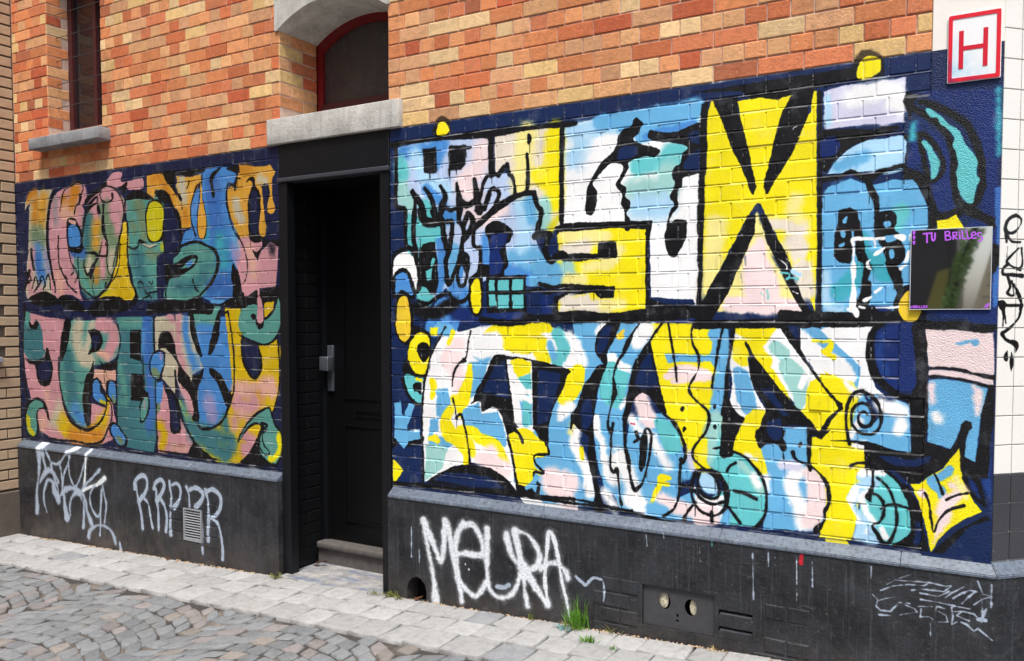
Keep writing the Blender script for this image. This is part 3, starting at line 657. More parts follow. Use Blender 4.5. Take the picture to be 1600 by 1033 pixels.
4s k 3:-1743,1524 -1733,1661 -1685,1701 -1642,1693 -1613,1592 -1618,1471 -1661,1416 -1713,1443
4s k 3:-1249,1656 -1241,1758 -1209,1796 -1163,1782 -1156,1686 -1164,1591 -1202,1571 -1233,1597
4p k 3:-1140,1782 -899,1782 -895,1596 -1133,1590
4l k 3 16:-902,1695 -859,1704 -816,1706 -788,1690 -732,1695 -684,1704 -616,1703
4l k 4 33:-1171,1559 -1005,1540 -788,1565 -649,1556 -616,1565
4l k 6 22:-1578,1659 -1516,1642 -1449,1677 -1376,1696 -1344,1657 -1280,1656 -1233,1694
4p n 8:-1084,1327 -1024,1348 -1002,1178 -1006,1152 -1111,1173 -1165,1177
4p n 8:-831,1309 -697,1295 -718,1215 -773,1052 -838,1023 -834,1185
4s y 3:-1002,974 -976,992 -917,1012 -866,996 -823,962 -788,939 -766,904 -787,877 -848,853 -837,810 -795,796 -845,760 -852,727 -874,713 -947,724 -962,799 -984,887
4l k 2 13:-1397,1517 -1442,1450 -1476,1397 -1501,1350 -1518,1289 -1535,1241
4l k 2 v:-1539,1241,17 -1548,1153,14 -1558,1018,14 -1556,882,12 -1548,672,14
4l k 2 10:-1234,1498 -1250,1440 -1266,1362 -1314,1321 -1346,1268 -1354,1205
4p k 2:-1314,1328 -1282,1361 -1260,1342 -1266,1332
4l k 2 v:-1351,1139,9 -1335,1084,9 -1327,1035,13 -1315,1052,14 -1295,1053,16 -1279,1001,14 -1268,969,10 -1252,892,10 -1241,794,19
4l k 4 17:-1791,635 -1565,657 -1237,663 -1006,667 -823,661 -606,657 -317,656
4p k 3:-947,718 -874,713 -823,674 -647,668 -947,673
4s k 2:-1585,1402 -1559,1429 -1525,1426 -1497,1383 -1535,1329 -1560,1335 -1581,1368
4l k 2 15:-1653,1332 -1620,1272 -1569,1250 -1527,1258
4s c 3:-1676,1236 -1650,1261 -1594,1243 -1552,1241 -1552,1221 -1612,1205 -1612,1178 -1561,1160 -1561,1126 -1570,1102 -1604,1117 -1646,1156
4p b 3:-1751,1096 -1703,1109 -1695,1037 -1682,1031 -1647,1101 -1604,1090 -1656,978 -1657,950 -1575,962 -1567,909 -1649,889 -1684,845 -1753,902 -1743,1007
4p y 3:-1763,777 -1750,781 -1689,728 -1747,653 -1760,659
4s k 2:-370,2444 -333,2452 -320,2479 -302,2485 -271,2456 -283,2440 -295,2413 -320,2393 -283,2367 -234,2351 -191,2332 -191,2313 -215,2298 -252,2307 -307,2301 -344,2288 -344,2259 -363,2226 -382,2194 -356,2169 -359,2134 -337,2110 -337,2076 -355,2054 -336,2024 -336,1978 -361,1979 -362,2054 -381,2096 -375,2141 -407,2184 -394,2218 -369,2261 -388,2286 -433,2290 -465,2270 -504,2232 -530,2205 -513,2175 -507,2122 -523,2064 -543,2054 -566,2079 -566,2144 -556,2196 -523,2246 -491,2295 -446,2326 -408,2368 -402,2408
4s n 8:-382,2360 -307,2358 -307,2313 -395,2304
4s k 2:-240,2421 -210,2415 -150,2403 -91,2408 7,2435 30,2432 32,2204 -8,2208 -42,2199 -77,2191 -83,2159 -106,2138 -100,2093 -100,2071 -123,2039 -147,1996 -152,1991 -141,2040 -117,2078 -135,2107 -136,2129 -112,2167 -130,2207 -119,2245 -90,2259 -84,2302 -61,2330 -149,2359 -222,2372 -246,2391
4s n 9:-55,2289 14,2315 15,2222 -72,2235
4s n 11:-61,2377 8,2397 8,2337 -32,2347
4s k 2:-135,1995 -111,2011 -64,2002 -58,1974 -63,1919 -92,1865 -110,1843 -139,1850 -164,1930 -155,1968 -147,2007
4k k 2 19:2,2414 18,2249 14,2042 10,1866 4,1623
4p k 2:4,2511 40,2520 30,2411 27,2194 1,2196
4p k 2:-739,2011 -684,2026 -225,2012 -228,1972 -243,1911 -238,1677 -235,1654 -144,1625 -2,1623 89,1677 33,1568 -228,1545 -253,1574 -258,1900 -255,1974 -393,1987 -704,1985 -721,1968
4p k 3:-708,2476 -691,2551 -683,2014 -704,2016
4p k 3:-499,1916 -490,1928 -402,1926 -396,1865 -405,1848 -522,1847 -602,1837 -683,1840 -724,1860 -725,1896 -690,1895 -663,1876 -588,1879 -502,1869
4l k 3 19:-822,1735 -752,1715 -669,1723 -521,1711
4p k 3:-669,1713 -521,1711 -508,1722 -411,1714 -417,1662 -488,1657 -521,1687 -588,1682 -676,1689
4l k 3 19:-724,1660 -669,1689
4l k 3 31:-717,1575 -614,1587 -455,1574 -253,1591
4k k 3 v:-234,1562,44 -829,1563,38
4l k 3 26:-728,1660 -727,1575
4l k 3 26:-901,1575 -794,1563 -717,1575
4s n 10:-475,1511 -429,1523 -455,1423 -494,1393 -501,1440
4s n 10:-579,1150 -539,1176 -526,1081 -566,1018 -593,1077
4l k 2 15:-644,1025 -627,1087 -593,1077
4s n 12:-276,1351 -233,1398 -214,1341 -189,1262 -201,1244 -300,1246
4l k 2 v:-283,1538,9 -314,1501,11 -339,1454,25 -364,1401,18 -396,1354,12 -415,1288,12 -408,1218,27 -424,1158,11 -440,1098,11 -443,1050,12 -427,1022,18
4l k 2 v:-417,1064,16 -424,1016,12 -426,938,9 -429,861,12 -413,832,16 -394,846,19 -387,793,9 -380,723,9 -370,682,19
4l k 2 v:-173,1542,12 -227,1467,11 -264,1415,12 -307,1344,12 -326,1256,18 -338,1174,21 -353,1103,24 -356,1032,18 -352,962,18 -336,892,22 -329,834,13 -310,765,18 -294,761,21 -260,805,12 -230,925,11 -221,1018,13 -237,1052,12 -255,1039,12 -261,1004,12
4s k 2:-274,1009 -246,1040 -242,982 -248,888 -266,846 -282,862 -279,921
4l k 2 17:-299,1030 -286,1002 -305,983
4l k 2 v:-143,1547,9 -130,1474,12 -112,1378,12 -99,1276,8
4l k 2 v:-16,1548,11 -30,1503,11 -24,1447,11 3,1392,13 -2,1325,10 -34,1268,10 -39,1234,10 -4,1190,10 43,1154,13 55,1115,15 44,1059,10 9,1012,11 -19,970,11 -13,925,11 40,885,11 86,855,14
4l k 2 14:-164,1125 -115,1088 -73,1023 -55,967 -60,916 -78,897
4l k 2 v:-75,920,21 -80,863,13 -83,765,12 -106,694,12 -160,647,13
4l k 2 12:-71,801 -18,803
4l k 2 v:118,1537,17 102,1476,11 86,1383,11 67,1255,9
4l k 2 v:163,1537,22 153,1450,14 137,1340,14 133,1230,22 122,1141,28
4s k 2:-68,1165 -62,1151 -71,1139 -80,1150
4s k 2:80,1181 88,1170 80,1158 71,1169
4s k 2:-61,1072 -54,1061 -64,1047 -68,1060
4s k 2:83,1092 92,1081 83,1067 75,1080
4l k 2 v:45,880,17 -1,870,23 -21,817,17 -23,771,14 -5,717,14 36,687,14 88,682,14 133,721,17 140,788,28 114,853,23 74,877,23 40,879,17
4l k 2 v:11,865,17 6,814,15 23,776,13 64,755,14 104,774,11 98,829,15 86,855,15
4l k 2 15:-9,784 24,748 76,731 127,748
4p k 2:-20,1553 776,1574 777,1529 -20,1514
4k k 2 18:513,2494 523,1852 523,1554
4k k 2 22:23,2494 15,2256 1,2039 7,1763 0,1553
4p k 2:-41,2568 183,2543 227,2501 269,2506 343,2488 384,2496 410,2503 481,2509 545,2520 656,2530 763,2534 762,2578 641,2576 -41,2568
4p k 1:523,2341 645,2330 739,2322 813,2329 826,2313 786,2298 740,2288 702,2282 646,2263 598,2223 565,2186 545,2167 526,2169
4s N 7:524,2301 592,2299 588,2239 549,2227 520,2235
4l b 29 49:589,2183 694,2214
4l k 2 v:521,2133,24 565,2140,19 600,2142,19 638,2159,19 672,2141,24 714,2128,29 751,2149,19 788,2156,15 816,2163,19 843,2165,19
4l k 2 v:710,2133,29 715,2093,27 740,2032,24 743,1952,19 747,1893,24
4p k 3:597,2006 640,2013 669,1997 680,1956 690,1915 701,1845 701,1805 716,1774 673,1796 662,1846 656,1917 647,1918 653,1847 649,1797 644,1787 600,1793 580,1819 579,1901 593,1961
4s b 2:612,1965 629,1979 627,1954 615,1950
4s b 2:603,1920 623,1919 621,1894 608,1897
4s b 3:599,1864 619,1874 621,1863 604,1854
4l k 2 v:682,1846,24 696,1815,24 711,1769,29 703,1720,24 713,1674,29
4l k 2 v:713,1699,34 704,1654,44 686,1594,54
4p k 2:638,1554 685,1614 742,1609 780,1579 799,1549
4s k 3:753,1986 781,1992 813,1978 818,1943 810,1919 828,1898 838,1864 852,1824 848,1795 830,1776 808,1766 789,1777 774,1817 764,1857 750,1878 740,1918 744,1957
4l k 2 v:794,1782,29 813,1747,43 827,1707,33 838,1638,24
4l k 2 v:842,1667,24 829,1628,28
4s k 2:811,1603 823,1667 850,1692 882,1686 880,1578 844,1564
4p k 3:837,2166 896,2137 941,2099 967,2102 937,2085 941,2061 970,1973 966,1935 941,1859 931,1917 934,1989 902,2064 874,2105 842,2112
4p k 3:841,2185 861,2299 851,2368 832,2418 845,2455 890,2435 873,2404 857,2309 850,2165
4l T 28 28:870,2322 871,2269
4l T 26 22:1163,2413 1170,2182
4s c 1:915,2374 931,2375 966,2344 1002,2307 1036,2280 1054,2231 1085,2190 1098,2152 1097,2105 1108,2086 1092,2040 1089,2007 1072,2002 1055,2015 1037,2054 1032,2092 1027,2121 1033,2148 1025,2196 1012,2226 1016,2254 993,2289 967,2316 958,2336 931,2344
4s c 1:902,2251 920,2252 947,2213 970,2173 968,2135 954,2105 938,2104 935,2157 921,2216
4p y 2:964,1935 961,1942 1000,1945 1030,1959 1057,1911 1058,1863 965,1867
4l k 5 v:1163,1830,31 1164,1784,35 1157,1742,22
4l k 2 v:880,1565,32 952,1536,32 1039,1536,36 1124,1523,32 1166,1527,27
4l k 2 44:375,1576 627,1566 798,1570 907,1575
4p k 2:880,1536 925,1536 936,1468 942,1370 946,1273 947,1125 939,1076 917,1054 889,1072 888,1151 880,1220 868,1230 831,1243 840,1263 886,1260 903,1304 897,1394
4l b 9 v:1045,1465,7 1066,1467,14 1088,1475,9 1105,1470,23 1109,1475,18
4l k 1 v:946,1366,10 999,1370,10 1064,1362,11 1120,1347,13 1174,1337,18
4l k 1 v:947,1334,9 1000,1336,9 1065,1326,10 1129,1309,13 1171,1301,14
4l p 23 28:957,1298 962,1234
4l w 28 28:972,1186 986,1162
4l p 22 v:1104,1303,18 1121,1275,31 1122,1228,27 1115,1194,13
4p k 1:1158,1306 1175,1306 1174,1174 1164,1078 1162,949 1137,951 1138,884 1116,930 1094,995 1115,1007 1126,1075 1132,1195 1147,1267
4p k 1:1064,1152 1081,1170 1101,1164 1103,1145 1091,1130 1085,1110 1076,1028 1115,1007 1137,932 1160,838 1148,837 1096,880 1073,945 1059,1012 1062,1060 1028,1009 990,967 937,927 893,898 856,930 827,952 753,945 719,942 710,1044 650,1055 576,1054 650,1060 732,1061 826,1032 890,1027 889,1067 943,1076 1028,1053 1049,1089
4p n 6:756,1007 826,1007 891,998 962,1023 954,993 909,974 827,972
4p N 9:1094,952 1116,930 1143,870 1126,873 1100,914
4l k 1 v:704,1267,13 666,1255,11 643,1203,13 639,1141,12 644,1090,11 655,1045,12
4l k 1 v:699,1264,13 728,1253,13 757,1224,10 772,1180,13 773,1134,12 750,1097,14 712,1090,12 683,1103,11 663,1132,11 660,1173,11 676,1205,11 705,1216,12 734,1198,13 744,1163,12 735,1132,13 711,1120,14 692,1134,12 687,1159,10 696,1175,13 710,1181,15 720,1172,10
4l k 2 v:661,953,14 685,968,11 724,973,15
4l k 1 v:748,945,9 746,894,11 742,863,18 731,836,20 736,821,10
4l k 1 v:740,850,10 764,845,11 788,817,13 791,771,13 775,734,12 749,718,10 767,687,11 791,654,13 814,658,13 832,700,11 841,742,10 837,792,10 825,836,10 810,870,10 782,902,8 763,916,10
4l k 1 v:779,788,7 807,809,10 844,813,10 885,800,10
4l k 2 v:795,949,13 837,913,14 871,861,16 894,808,19 901,709,19 879,666,14 833,645,13
4p y 2:888,903 920,906 964,945 1007,978 1033,1019 1060,1058 1063,1012 1073,945 1091,898 1118,853 1144,820 1077,780 1038,746 995,692 968,638 960,677 941,764 921,836
4l k 2 14:-622,678 -461,665 -49,617 388,606 593,602 797,599 971,599
4l k 3 17:-622,678 -1303,654 -1812,651
4p n 5:398,1532 444,1533 443,1470 424,1480
4p n 8:280,1258 328,1265 393,1167 414,1147 382,1145 318,1217
4p n 9:314,1120 372,1134 378,1081 320,1056
4s n 7:314,1082 373,1091 373,1049 336,1041
4k k 2 5:385,991 389,959
4s k 2:457,1039 462,1029 454,1015 446,1025
4l k 2 v:426,994,18 432,973,13 458,954,10 494,944,10 540,909,12 571,859,16 577,797,18 560,753,12 558,711,13 528,670,31
4k k 2 v:493,1094,21 493,947,13
4s k 2:484,946 509,943 499,915
4p k 2:502,1095 537,1076 567,1099 577,1099 543,1055 523,1059 502,1079
4l k 2 v:163,976,13 218,956,12 274,900,16 307,844,13 316,780,13 311,714,13 277,655,16 255,647,11
4l k 2 14:177,927 152,909 138,883
4l k 2 v:173,800,13 215,796,14 270,775,20
4l k 2 v:149,723,12 171,698,13 200,662,17
4l k 2 15:72,697 73,652
4l k 2 v:-6,728,14 -41,684,14 -59,642,21
5s B1 7:-4776,2205 -4757,2238 -4694,2241 -4651,2199 -4631,2138 -4638,2092 -4701,2084 -4769,2097
5l u1 10 26:-4762,2272 -4694,2255
5s v1 3:-3878,2258 -3856,2319 -3816,2347 -3748,2336 -3701,2290 -3709,2187 -3726,2114 -3766,2085 -3824,2084 -3867,2120 -3875,2183
5l q1 3 v:-3914,2066,8 -3855,2051,19 -3776,2060,8
5s o1 2:-3325,2436 -3313,2364 -3306,2305 -3282,2220 -3284,2138 -3312,2080 -3348,2088 -3364,2160 -3352,2249 -3332,2330
5s o1 2:-2707,2370 -2683,2368 -2680,2301 -2658,2238 -2662,2205 -2690,2193 -2718,2208 -2717,2253 -2700,2308
5s o1 2:-2775,2364 -2760,2290 -2750,2211 -2740,2126 -2745,2075 -2765,2062 -2793,2083 -2796,2129 -2778,2201
5s B1 3:-3485,1919 -3443,1939 -3416,1929 -3453,1900
5s g1 4:-5384,843 -5330,911 -5265,942 -5191,939 -5156,898 -5231,873 -5258,821 -5249,758 -5265,678 -5329,667 -5378,706 -5393,785
5s B1 3:-4522,1099 -4471,1127 -4440,1082 -4431,1042 -4378,998 -4390,958 -4456,968 -4520,1005
5s B1 3:-4343,1079 -4320,1120 -4267,1102 -4261,984 -4303,989 -4339,1027
5s B1 3:-4322,769 -4304,814 -4256,810 -4195,758 -4164,728 -4187,680 -4250,682 -4291,725
5s g1 4:-3981,959 -3944,1019 -3909,1020 -3900,982 -3922,911 -3954,871 -3984,875
5s B1 3:-3863,1276 -3822,1327 -3753,1335 -3730,1310 -3737,1248 -3778,1171 -3827,1163 -3865,1206
5p B1 5:-3809,1132 -3740,1141 -3743,1059 -3764,996 -3813,993
5s g1 3:-2968,1618 -2926,1635 -2876,1649 -2827,1645 -2828,1560 -2805,1508 -2780,1554 -2731,1571 -2682,1616 -2619,1627 -2604,1582 -2628,1526 -2653,1475 -2710,1424 -2766,1409 -2831,1422 -2930,1450 -2971,1478 -2995,1536
5l k1 2 v:-2670,1638,16 -2698,1599,13 -2739,1565,13 -2780,1560,9
5l k1 2 14:-3121,1642 -3122,1601 -3087,1612
5s g1 3:-2991,805 -2986,829 -2917,909 -2833,967 -2742,1012 -2711,957 -2688,907 -2641,864 -2635,790 -2644,733 -2677,679 -2725,680 -2781,704 -2821,742 -2828,811 -2777,895 -2842,920 -2926,891
5l m1 19 94:-5364,2532 -5404,1855
5p N 10:-1109,1996 -1004,1991 -1019,1941 -1057,1905 -1034,1842 -1049,1792 -1117,1787 -1117,1933
5l B 14 31:-1147,1934 -1144,1858
5s B 3:-1732,1729 -1727,1790 -1697,1813 -1662,1808 -1641,1768 -1616,1693 -1659,1707 -1693,1721 -1732,1695
5s h 3:-1731,1531 -1718,1654 -1685,1684 -1650,1673 -1641,1619 -1628,1532 -1639,1464 -1674,1435 -1713,1463
5s y 3:-1233,1668 -1229,1733 -1206,1769 -1182,1764 -1171,1706 -1171,1642 -1183,1597 -1204,1589 -1224,1610
5p c 3:-1121,1760 -1086,1761 -1086,1704 -1121,1704
5p c 3:-1066,1759 -996,1760 -997,1703 -1068,1703
5p c 3:-979,1760 -913,1760 -913,1705 -981,1703
5p c 3:-1121,1685 -1083,1687 -1074,1625 -1119,1621
5p c 3:-1066,1685 -999,1684 -998,1615 -1065,1614
5p c 3:-981,1684 -913,1684 -913,1615 -979,1612
5p w 2:-1013,1356 -866,1352 -863,1184 -859,1009 -939,1010 -965,1034 -976,1116 -1005,1285
5l k 3 v:-1006,980,16 -969,996,18 -939,979,18 -917,936,16
5l k 3 17:-1006,949 -984,874 -962,768 -947,673
5l k 3 15:-780,940 -766,897 -773,888 -837,879 -852,866 -837,829 -802,801 -809,791 -845,794 -852,784 -845,753 -823,730
5l k 3 v:-819,731,16 -830,692,23 -823,668,7
5l b 9 24:-837,773 -859,733 -895,710
5l k 2 13:-1586,1388 -1572,1422 -1542,1430 -1513,1416 -1492,1383
5s k 2:-1559,1402 -1534,1382 -1534,1342 -1560,1335 -1576,1368
5s k 2:-1616,1205 -1569,1213 -1561,1153 -1586,1165 -1612,1171
5l y 5 18:-1594,1236 -1560,1227
5p w 8:-1648,954 -1575,962 -1571,949 -1639,945
5s b 2:768,1946 791,1952 796,1932 777,1926
5s b 2:773,1891 810,1894 815,1874 787,1868
5s b 2:793,1831 806,1836 812,1806 798,1801
5s h 2:834,1583 833,1628 855,1662 878,1667 906,1627 911,1583 894,1554 862,1551
5l b 9 v:986,942,19 1029,975,28 1008,949,33 960,920,28 996,889,37 1001,865,28
5l p 23 v:1035,912,28 1070,896,42 1010,826,60 1011,782,51 990,721,28 978,679,9
5l p 19 v:934,872,33 948,859,14
5l Y 18 v:1052,938,32 1088,869,18
6l k1 6 17:-5357,1904 -5306,1910 -5271,1859 -5335,1833
6l k1 6 18:-5262,1796 -5208,1879 -5174,1808 -5134,1884 -5088,1827 -5114,1786
6l k1 5 15:-5074,1862 -5037,1888 -5018,1784
6l k1 6 19:-5238,1767 -5136,1849
6l k1 5 22:-4968,1832 -4959,1763
6l v1 19 48:-5361,794 -5351,723 -5303,683
6l v1 10 19:-5385,821 -5381,771
6l v1 10 26:-4433,976 -4385,965
6l Q1 13 34:-4292,1009 -4282,983
6l Q1 17 42:-4249,722 -4207,698
6l x1 11 32:-3940,993 -3941,955
6l Q1 13 55:-3836,1207 -3797,1189
6l V1 11 31:-3754,1322 -3755,1297
6l Q1 9 32:-3784,976 -3795,944
6p g1 2:-2670,1616 -2653,1666 -2641,1694 -2618,1638 -2611,1604
6p d1 2:-2760,1656 -2683,1666 -2690,1622 -2743,1577 -2762,1571
6s k1 2:-2886,1583 -2852,1594 -2836,1571 -2861,1557
6s k1 2:-2841,1560 -2804,1537 -2771,1560 -2772,1514 -2805,1497 -2830,1508
6l y1 20 41:-2657,857 -2651,766 -2700,705 -2732,703
6l k1 2 v:-2801,917,16 -2752,908,16 -2786,877,16 -2820,823,14 -2821,765,11 -2781,727,11 -2740,731,11 -2740,748,7 -2780,780,11 -2795,825,11 -2786,860,10 -2753,882,10
6l y 8 v:-976,1343,27 -924,1332,61 -917,1307,61 -946,1275,20
6p y 7:-983,1355 -870,1346 -874,1289 -946,1275 -968,1286
6p c 8:-946,1262 -874,1289 -865,1209 -903,1207
6p b 11:-939,1149 -866,1134 -862,1028 -917,1018
6l c 14 47:-895,1157 -895,1038
6l w 7 27:-946,1205 -917,1169 -874,1152
6l k 1 v:975,951,7 991,918,9 1005,875,12
6l k 1 v:1019,852,10 1053,875,9 1092,886,10
6l k 1 v:943,873,8 957,835,9 967,767,9 977,719,8 994,770,10 1028,814,11 1080,837,16
6s k 7:-1468,2530 -1460,2600 -1427,2629 -1395,2625 -1363,2589 -1355,2531 -1371,2513
6s k 13:644,2531 641,2581 657,2623 685,2641 718,2636 751,2609 761,2569 757,2535 706,2518
6l w 2 v:656,1862,15 655,1882,19 674,1886,19 717,1884,13 773,1884,12
6l w 2 v:657,1852,12 657,1806,8 657,1771,25 659,1741,18 656,1716,10 660,1670,20 658,1609,25 670,1594,25
6l w 2 v:838,1883,28 815,1889,14
6l w 2 v:874,1886,19 874,1877,14
6l w 2 v:774,1842,5 751,1828,19 737,1818,10
6l w 2 v:723,1799,5 712,1789,12 714,1769,13 724,1762,5
6l w 2 v:866,1828,11 857,1794,14 849,1785,5
6l w 2 v:858,1775,5 835,1761,14
6l w 2 v:744,1669,14 768,1688,10
6l w 2 v:703,1634,15 726,1649,8
6l w 1 v:641,1599,15 665,1594,30 675,1574,15
6l w 1 v:684,1609,10 703,1604,6
6l w 1 v:746,1606,7 806,1606,11 829,1608,7
6l w 1 v:736,1878,10 739,1853,5
6l w 2 3:352,1816 384,1793 389,1772
6l w 2 2:373,1831 399,1803
6l c 2 v:390,1730,10 405,1735,7 436,1729,13 431,1719,5
6l w 2 v:417,1677,4 437,1667,7
6l x 3 11:208,1831 214,1794
6l x 3 7:192,1757 198,1719
6l t 3 7:280,1674 291,1658
6l t 3 11:307,1685 312,1647
6l c 3 5:364,1757 400,1751 395,1730
6l Y 3 10:425,1797 445,1812
6l S 4 21:415,1761 441,1745
7s P1 2:-2822,1691 -2797,1696 -2778,1651 -2773,1571 -2784,1537 -2813,1537 -2828,1560 -2825,1628
7l m1 10 23:-5436,1713 -5484,630
7s y 3:-1448,2534 -1442,2579 -1419,2597 -1387,2586 -1370,2558 -1373,2533 -1412,2525
7s y 2:656,2550 667,2587 690,2611 718,2611 744,2595 749,2570 741,2542 706,2528 668,2526
7l w 2 3:412,2343 407,2359 422,2365
7l Y 2 3:448,2355 450,2334 428,2321'''
PLINTH = '''1l e 22 v:-5160,597,72 -5161,418,29 -5200,252,24 -5197,144,43 -5207,98,48
1l W 9 71:-5111,654 -5152,598
1l e 14 v:-5114,592,47 -5102,512,28 -5067,435,24
1l e 16 v:-5061,569,32 -5010,502,16 -4950,485,14 -4890,499,14 -4835,552,16 -4804,589,23
1l W 7 v:-4677,651,34 -4737,612,38 -4797,581,23
1l e 16 v:-4768,584,34 -4778,513,16 -4833,430,16 -4859,357,23 -4870,269,27
1l e 16 v:-4897,494,16 -4877,443,14 -4865,374,16
1l e 16 v:-5003,485,16 -4984,416,19 -4928,315,19 -4909,229,19
1l e 21 v:-5157,328,19 -5108,387,35 -5044,428,40 -4969,409,28 -4911,352,23
1l e 21 v:-5074,113,12 -5109,190,14 -5097,281,19 -5048,352,23 -4987,345,31 -4960,277,59 -4917,211,47
1l e 16 v:-4779,496,11 -4774,427,13 -4747,377,13 -4705,338,16 -4645,404,13 -4590,512,13 -4566,565,18 -4551,609,34
1l W 7 v:-4551,609,29 -4567,557,20 -4578,453,18 -4592,366,18
1l e 16 v:-4901,248,11 -4839,298,45 -4764,323,29 -4691,322,29 -4620,295,34 -4579,247,23 -4568,180,27 -4515,92,45
1l e 20 v:-4773,122,11 -4777,200,16 -4737,265,23 -4678,297,34 -4622,260,23
1l e 14 v:-4848,271,23 -4836,184,34 -4818,99,69
1l e 13 v:-4600,262,18 -4606,124,22 -4616,54,34
1l e 15 v:-4402,491,22 -4487,428,18 -4575,368,22 -4620,312,33
1l W 9 v:-4349,437,37 -4433,382,26 -4518,356,22 -4605,322,26
1l e 15 v:-4462,371,18 -4520,314,15 -4523,236,15 -4484,173,18 -4429,154,18 -4398,233,13 -4379,362,13
1l e 15 v:-4371,380,11 -4354,306,13 -4336,240,13 -4361,119,15
1l e 7 v:-4393,344,13 -4411,79,13 -4420,19,22
1l e 20 v:-4554,-7,33 -4531,39,28 -4459,82,17 -4362,90,15 -4281,62,17 -4249,16,26 -4237,-16,26
1l e 15 v:-4190,-10,21 -4178,-50,32
1l e 5 v:-4008,392,27 -4007,436,27 -3971,476,27 -3913,496,31 -3874,471,24 -3876,420,24 -3906,366,27 -3965,316,40
1l e 6 v:-3996,430,18 -3971,316,22 -3945,231,22 -3931,131,28
1l e 5 v:-3907,337,18 -3863,299,18 -3843,214,18 -3823,144,24
1l e 5 v:-3803,413,23 -3780,458,27 -3724,482,30 -3692,453,25 -3715,401,27 -3772,337,36
1l e 5 v:-3781,422,16 -3773,330,18 -3759,253,18 -3762,138,23
1l e 5 v:-3728,349,23 -3686,297,21 -3672,220,21 -3685,140,30
1l e 5 v:-3637,479,26 -3633,430,21 -3618,375,14 -3625,318,30
1l e 5 v:-3616,460,23 -3561,473,23 -3525,434,21 -3543,362,21 -3588,315,44
1l e 5 v:-3627,275,14 -3634,196,21 -3631,126,32
1l e 5 v:-3467,461,22 -3442,408,14 -3439,325,14
1l e 5 v:-3436,443,25 -3373,464,30 -3312,442,29 -3313,394,29 -3376,339,42
1l e 5 v:-3419,292,34 -3342,288,25 -3318,201,20 -3321,111,20
1l e 5 v:-3281,459,25 -3262,406,17 -3253,353,17 -3250,271,28 -3257,208,25 -3254,133,28
1l e 5 v:-3271,446,22 -3210,470,28 -3141,433,30 -3138,366,28 -3174,314,25 -3235,280,20
1l e 5 v:-3215,282,20 -3166,254,18 -3138,176,18 -3125,89,22 -3127,28,25
1l e 5 22:-3317,77 -3317,42
1l W 17 v:-1521,475,42 -1486,413,36 -1429,306,31 -1400,272,31 -1382,379,31 -1375,493,36 -1347,412,31 -1314,266,27 -1269,104,21
1l W 21 v:-1516,447,32 -1487,317,21 -1453,169,21 -1436,48,53
1l W 21 v:-1303,193,17 -1280,140,21 -1269,76,25
1l W 16 v:-1302,315,20 -1257,330,27 -1157,335,31 -1135,375,20 -1157,446,27 -1201,486,31 -1256,484,33 -1302,408,27 -1302,305,24 -1280,187,24 -1224,130,24 -1169,121,20 -1114,194,31
1l W 16 v:-1108,479,34 -1108,370,34 -1109,259,26 -1093,170,24 -1039,133,24 -965,155,22 -923,216,20 -912,271,16
1l W 16 v:-991,467,35 -964,371,33 -933,331,19
1l W 15 v:-943,491,35 -918,396,35 -892,274,29 -882,186,19 -866,117,29
1l W 15 v:-938,492,19 -871,482,13 -820,436,19 -795,378,25 -820,321,29 -892,292,38
1l W 15 v:-892,310,57 -830,239,38 -780,177,32 -750,146,32
1l W 7 v:-750,155,19 -765,276,22 -755,401,19 -745,499,24 -720,493,24 -691,392,19 -671,282,15 -641,174,11 -627,89,9
1l W 15 v:-790,317,24 -740,355,22 -681,350,19 -642,313,24 -637,296,28
1l e 4 7:-1602,427 -1603,262
1l e 5 6:-1549,309 -1549,241
1l e 8 20:-1049,186 -1007,189 -975,207
1l W 3 8:-1246,276 -1244,271
1l W 3 8:-1224,251 -1222,247
1l e 5 v:-594,311,9 -555,283,14 -536,277,14 -499,318,9 -452,316,7
1l e 5 v:-443,309,7 -438,259,9 -442,216,7
2l e 2 3:270,550 276,344
2l e 2 3:457,556 459,368
2l W 2 4:457,536 461,389
2l R 5 v:476,566,20 475,532,17
2l c 3 4:88,588 88,553
2l e 2 2:521,545 524,439
2l e 2 2:-226,561 -222,511
2l e 1 1:-142,580 -140,558
2l e 1 1:30,538 35,475
2l e 1 1:365,557 367,523
2l e 1 1:338,560 339,498
3k e 1 3:813,495 857,526 900,548
3k e 1 3:789,466 838,493 896,508 949,511 967,527
3k e 1 3:838,517 905,522 967,527 1028,521 1046,527
3k e 1 3:906,486 939,496 982,498 1019,499 1046,524
3k e 1 3:935,480 1001,477 1038,502
3k e 1 3:1024,474 1047,498 1092,531
3k e 1 3:1052,478 1084,504 1110,519 1133,517
3k e 1 4:1084,463 1106,492 1128,517
3k e 1 3:1125,465 1151,490 1186,508 1155,511 1136,559
3k e 1 3:760,445 780,427 775,399 791,386 830,387 859,424 844,449 810,437 780,422
3k e 1 3:786,366 831,371
3k e 1 3:830,390 859,430 898,431
3k e 1 3:859,430 917,413 927,402 865,380
3k e 1 3:940,454 1002,454 1094,447 1112,447
3k e 1 3:931,426 979,432
3k e 1 4:941,417 939,385 970,391 984,383
3k e 1 3:1025,432 997,438 993,421 1030,407 1036,382 1003,376
3k e 1 3:1048,441 1054,406 1050,374 1068,388
3k e 1 3:1058,427 1085,432 1067,413 1108,400
3k e 1 3:1090,433 1126,429 1153,403 1157,424
3k e 1 3:1081,390 1104,384 1127,362 1140,375 1190,339
3l e 2 4:975,365 976,313
3l e 2 10:1140,411 1166,411
3k e 1 2:1151,495 1155,429 1168,457
3l e 2 4:753,558 753,509
3l e 7 5:1183,551 1183,464'''
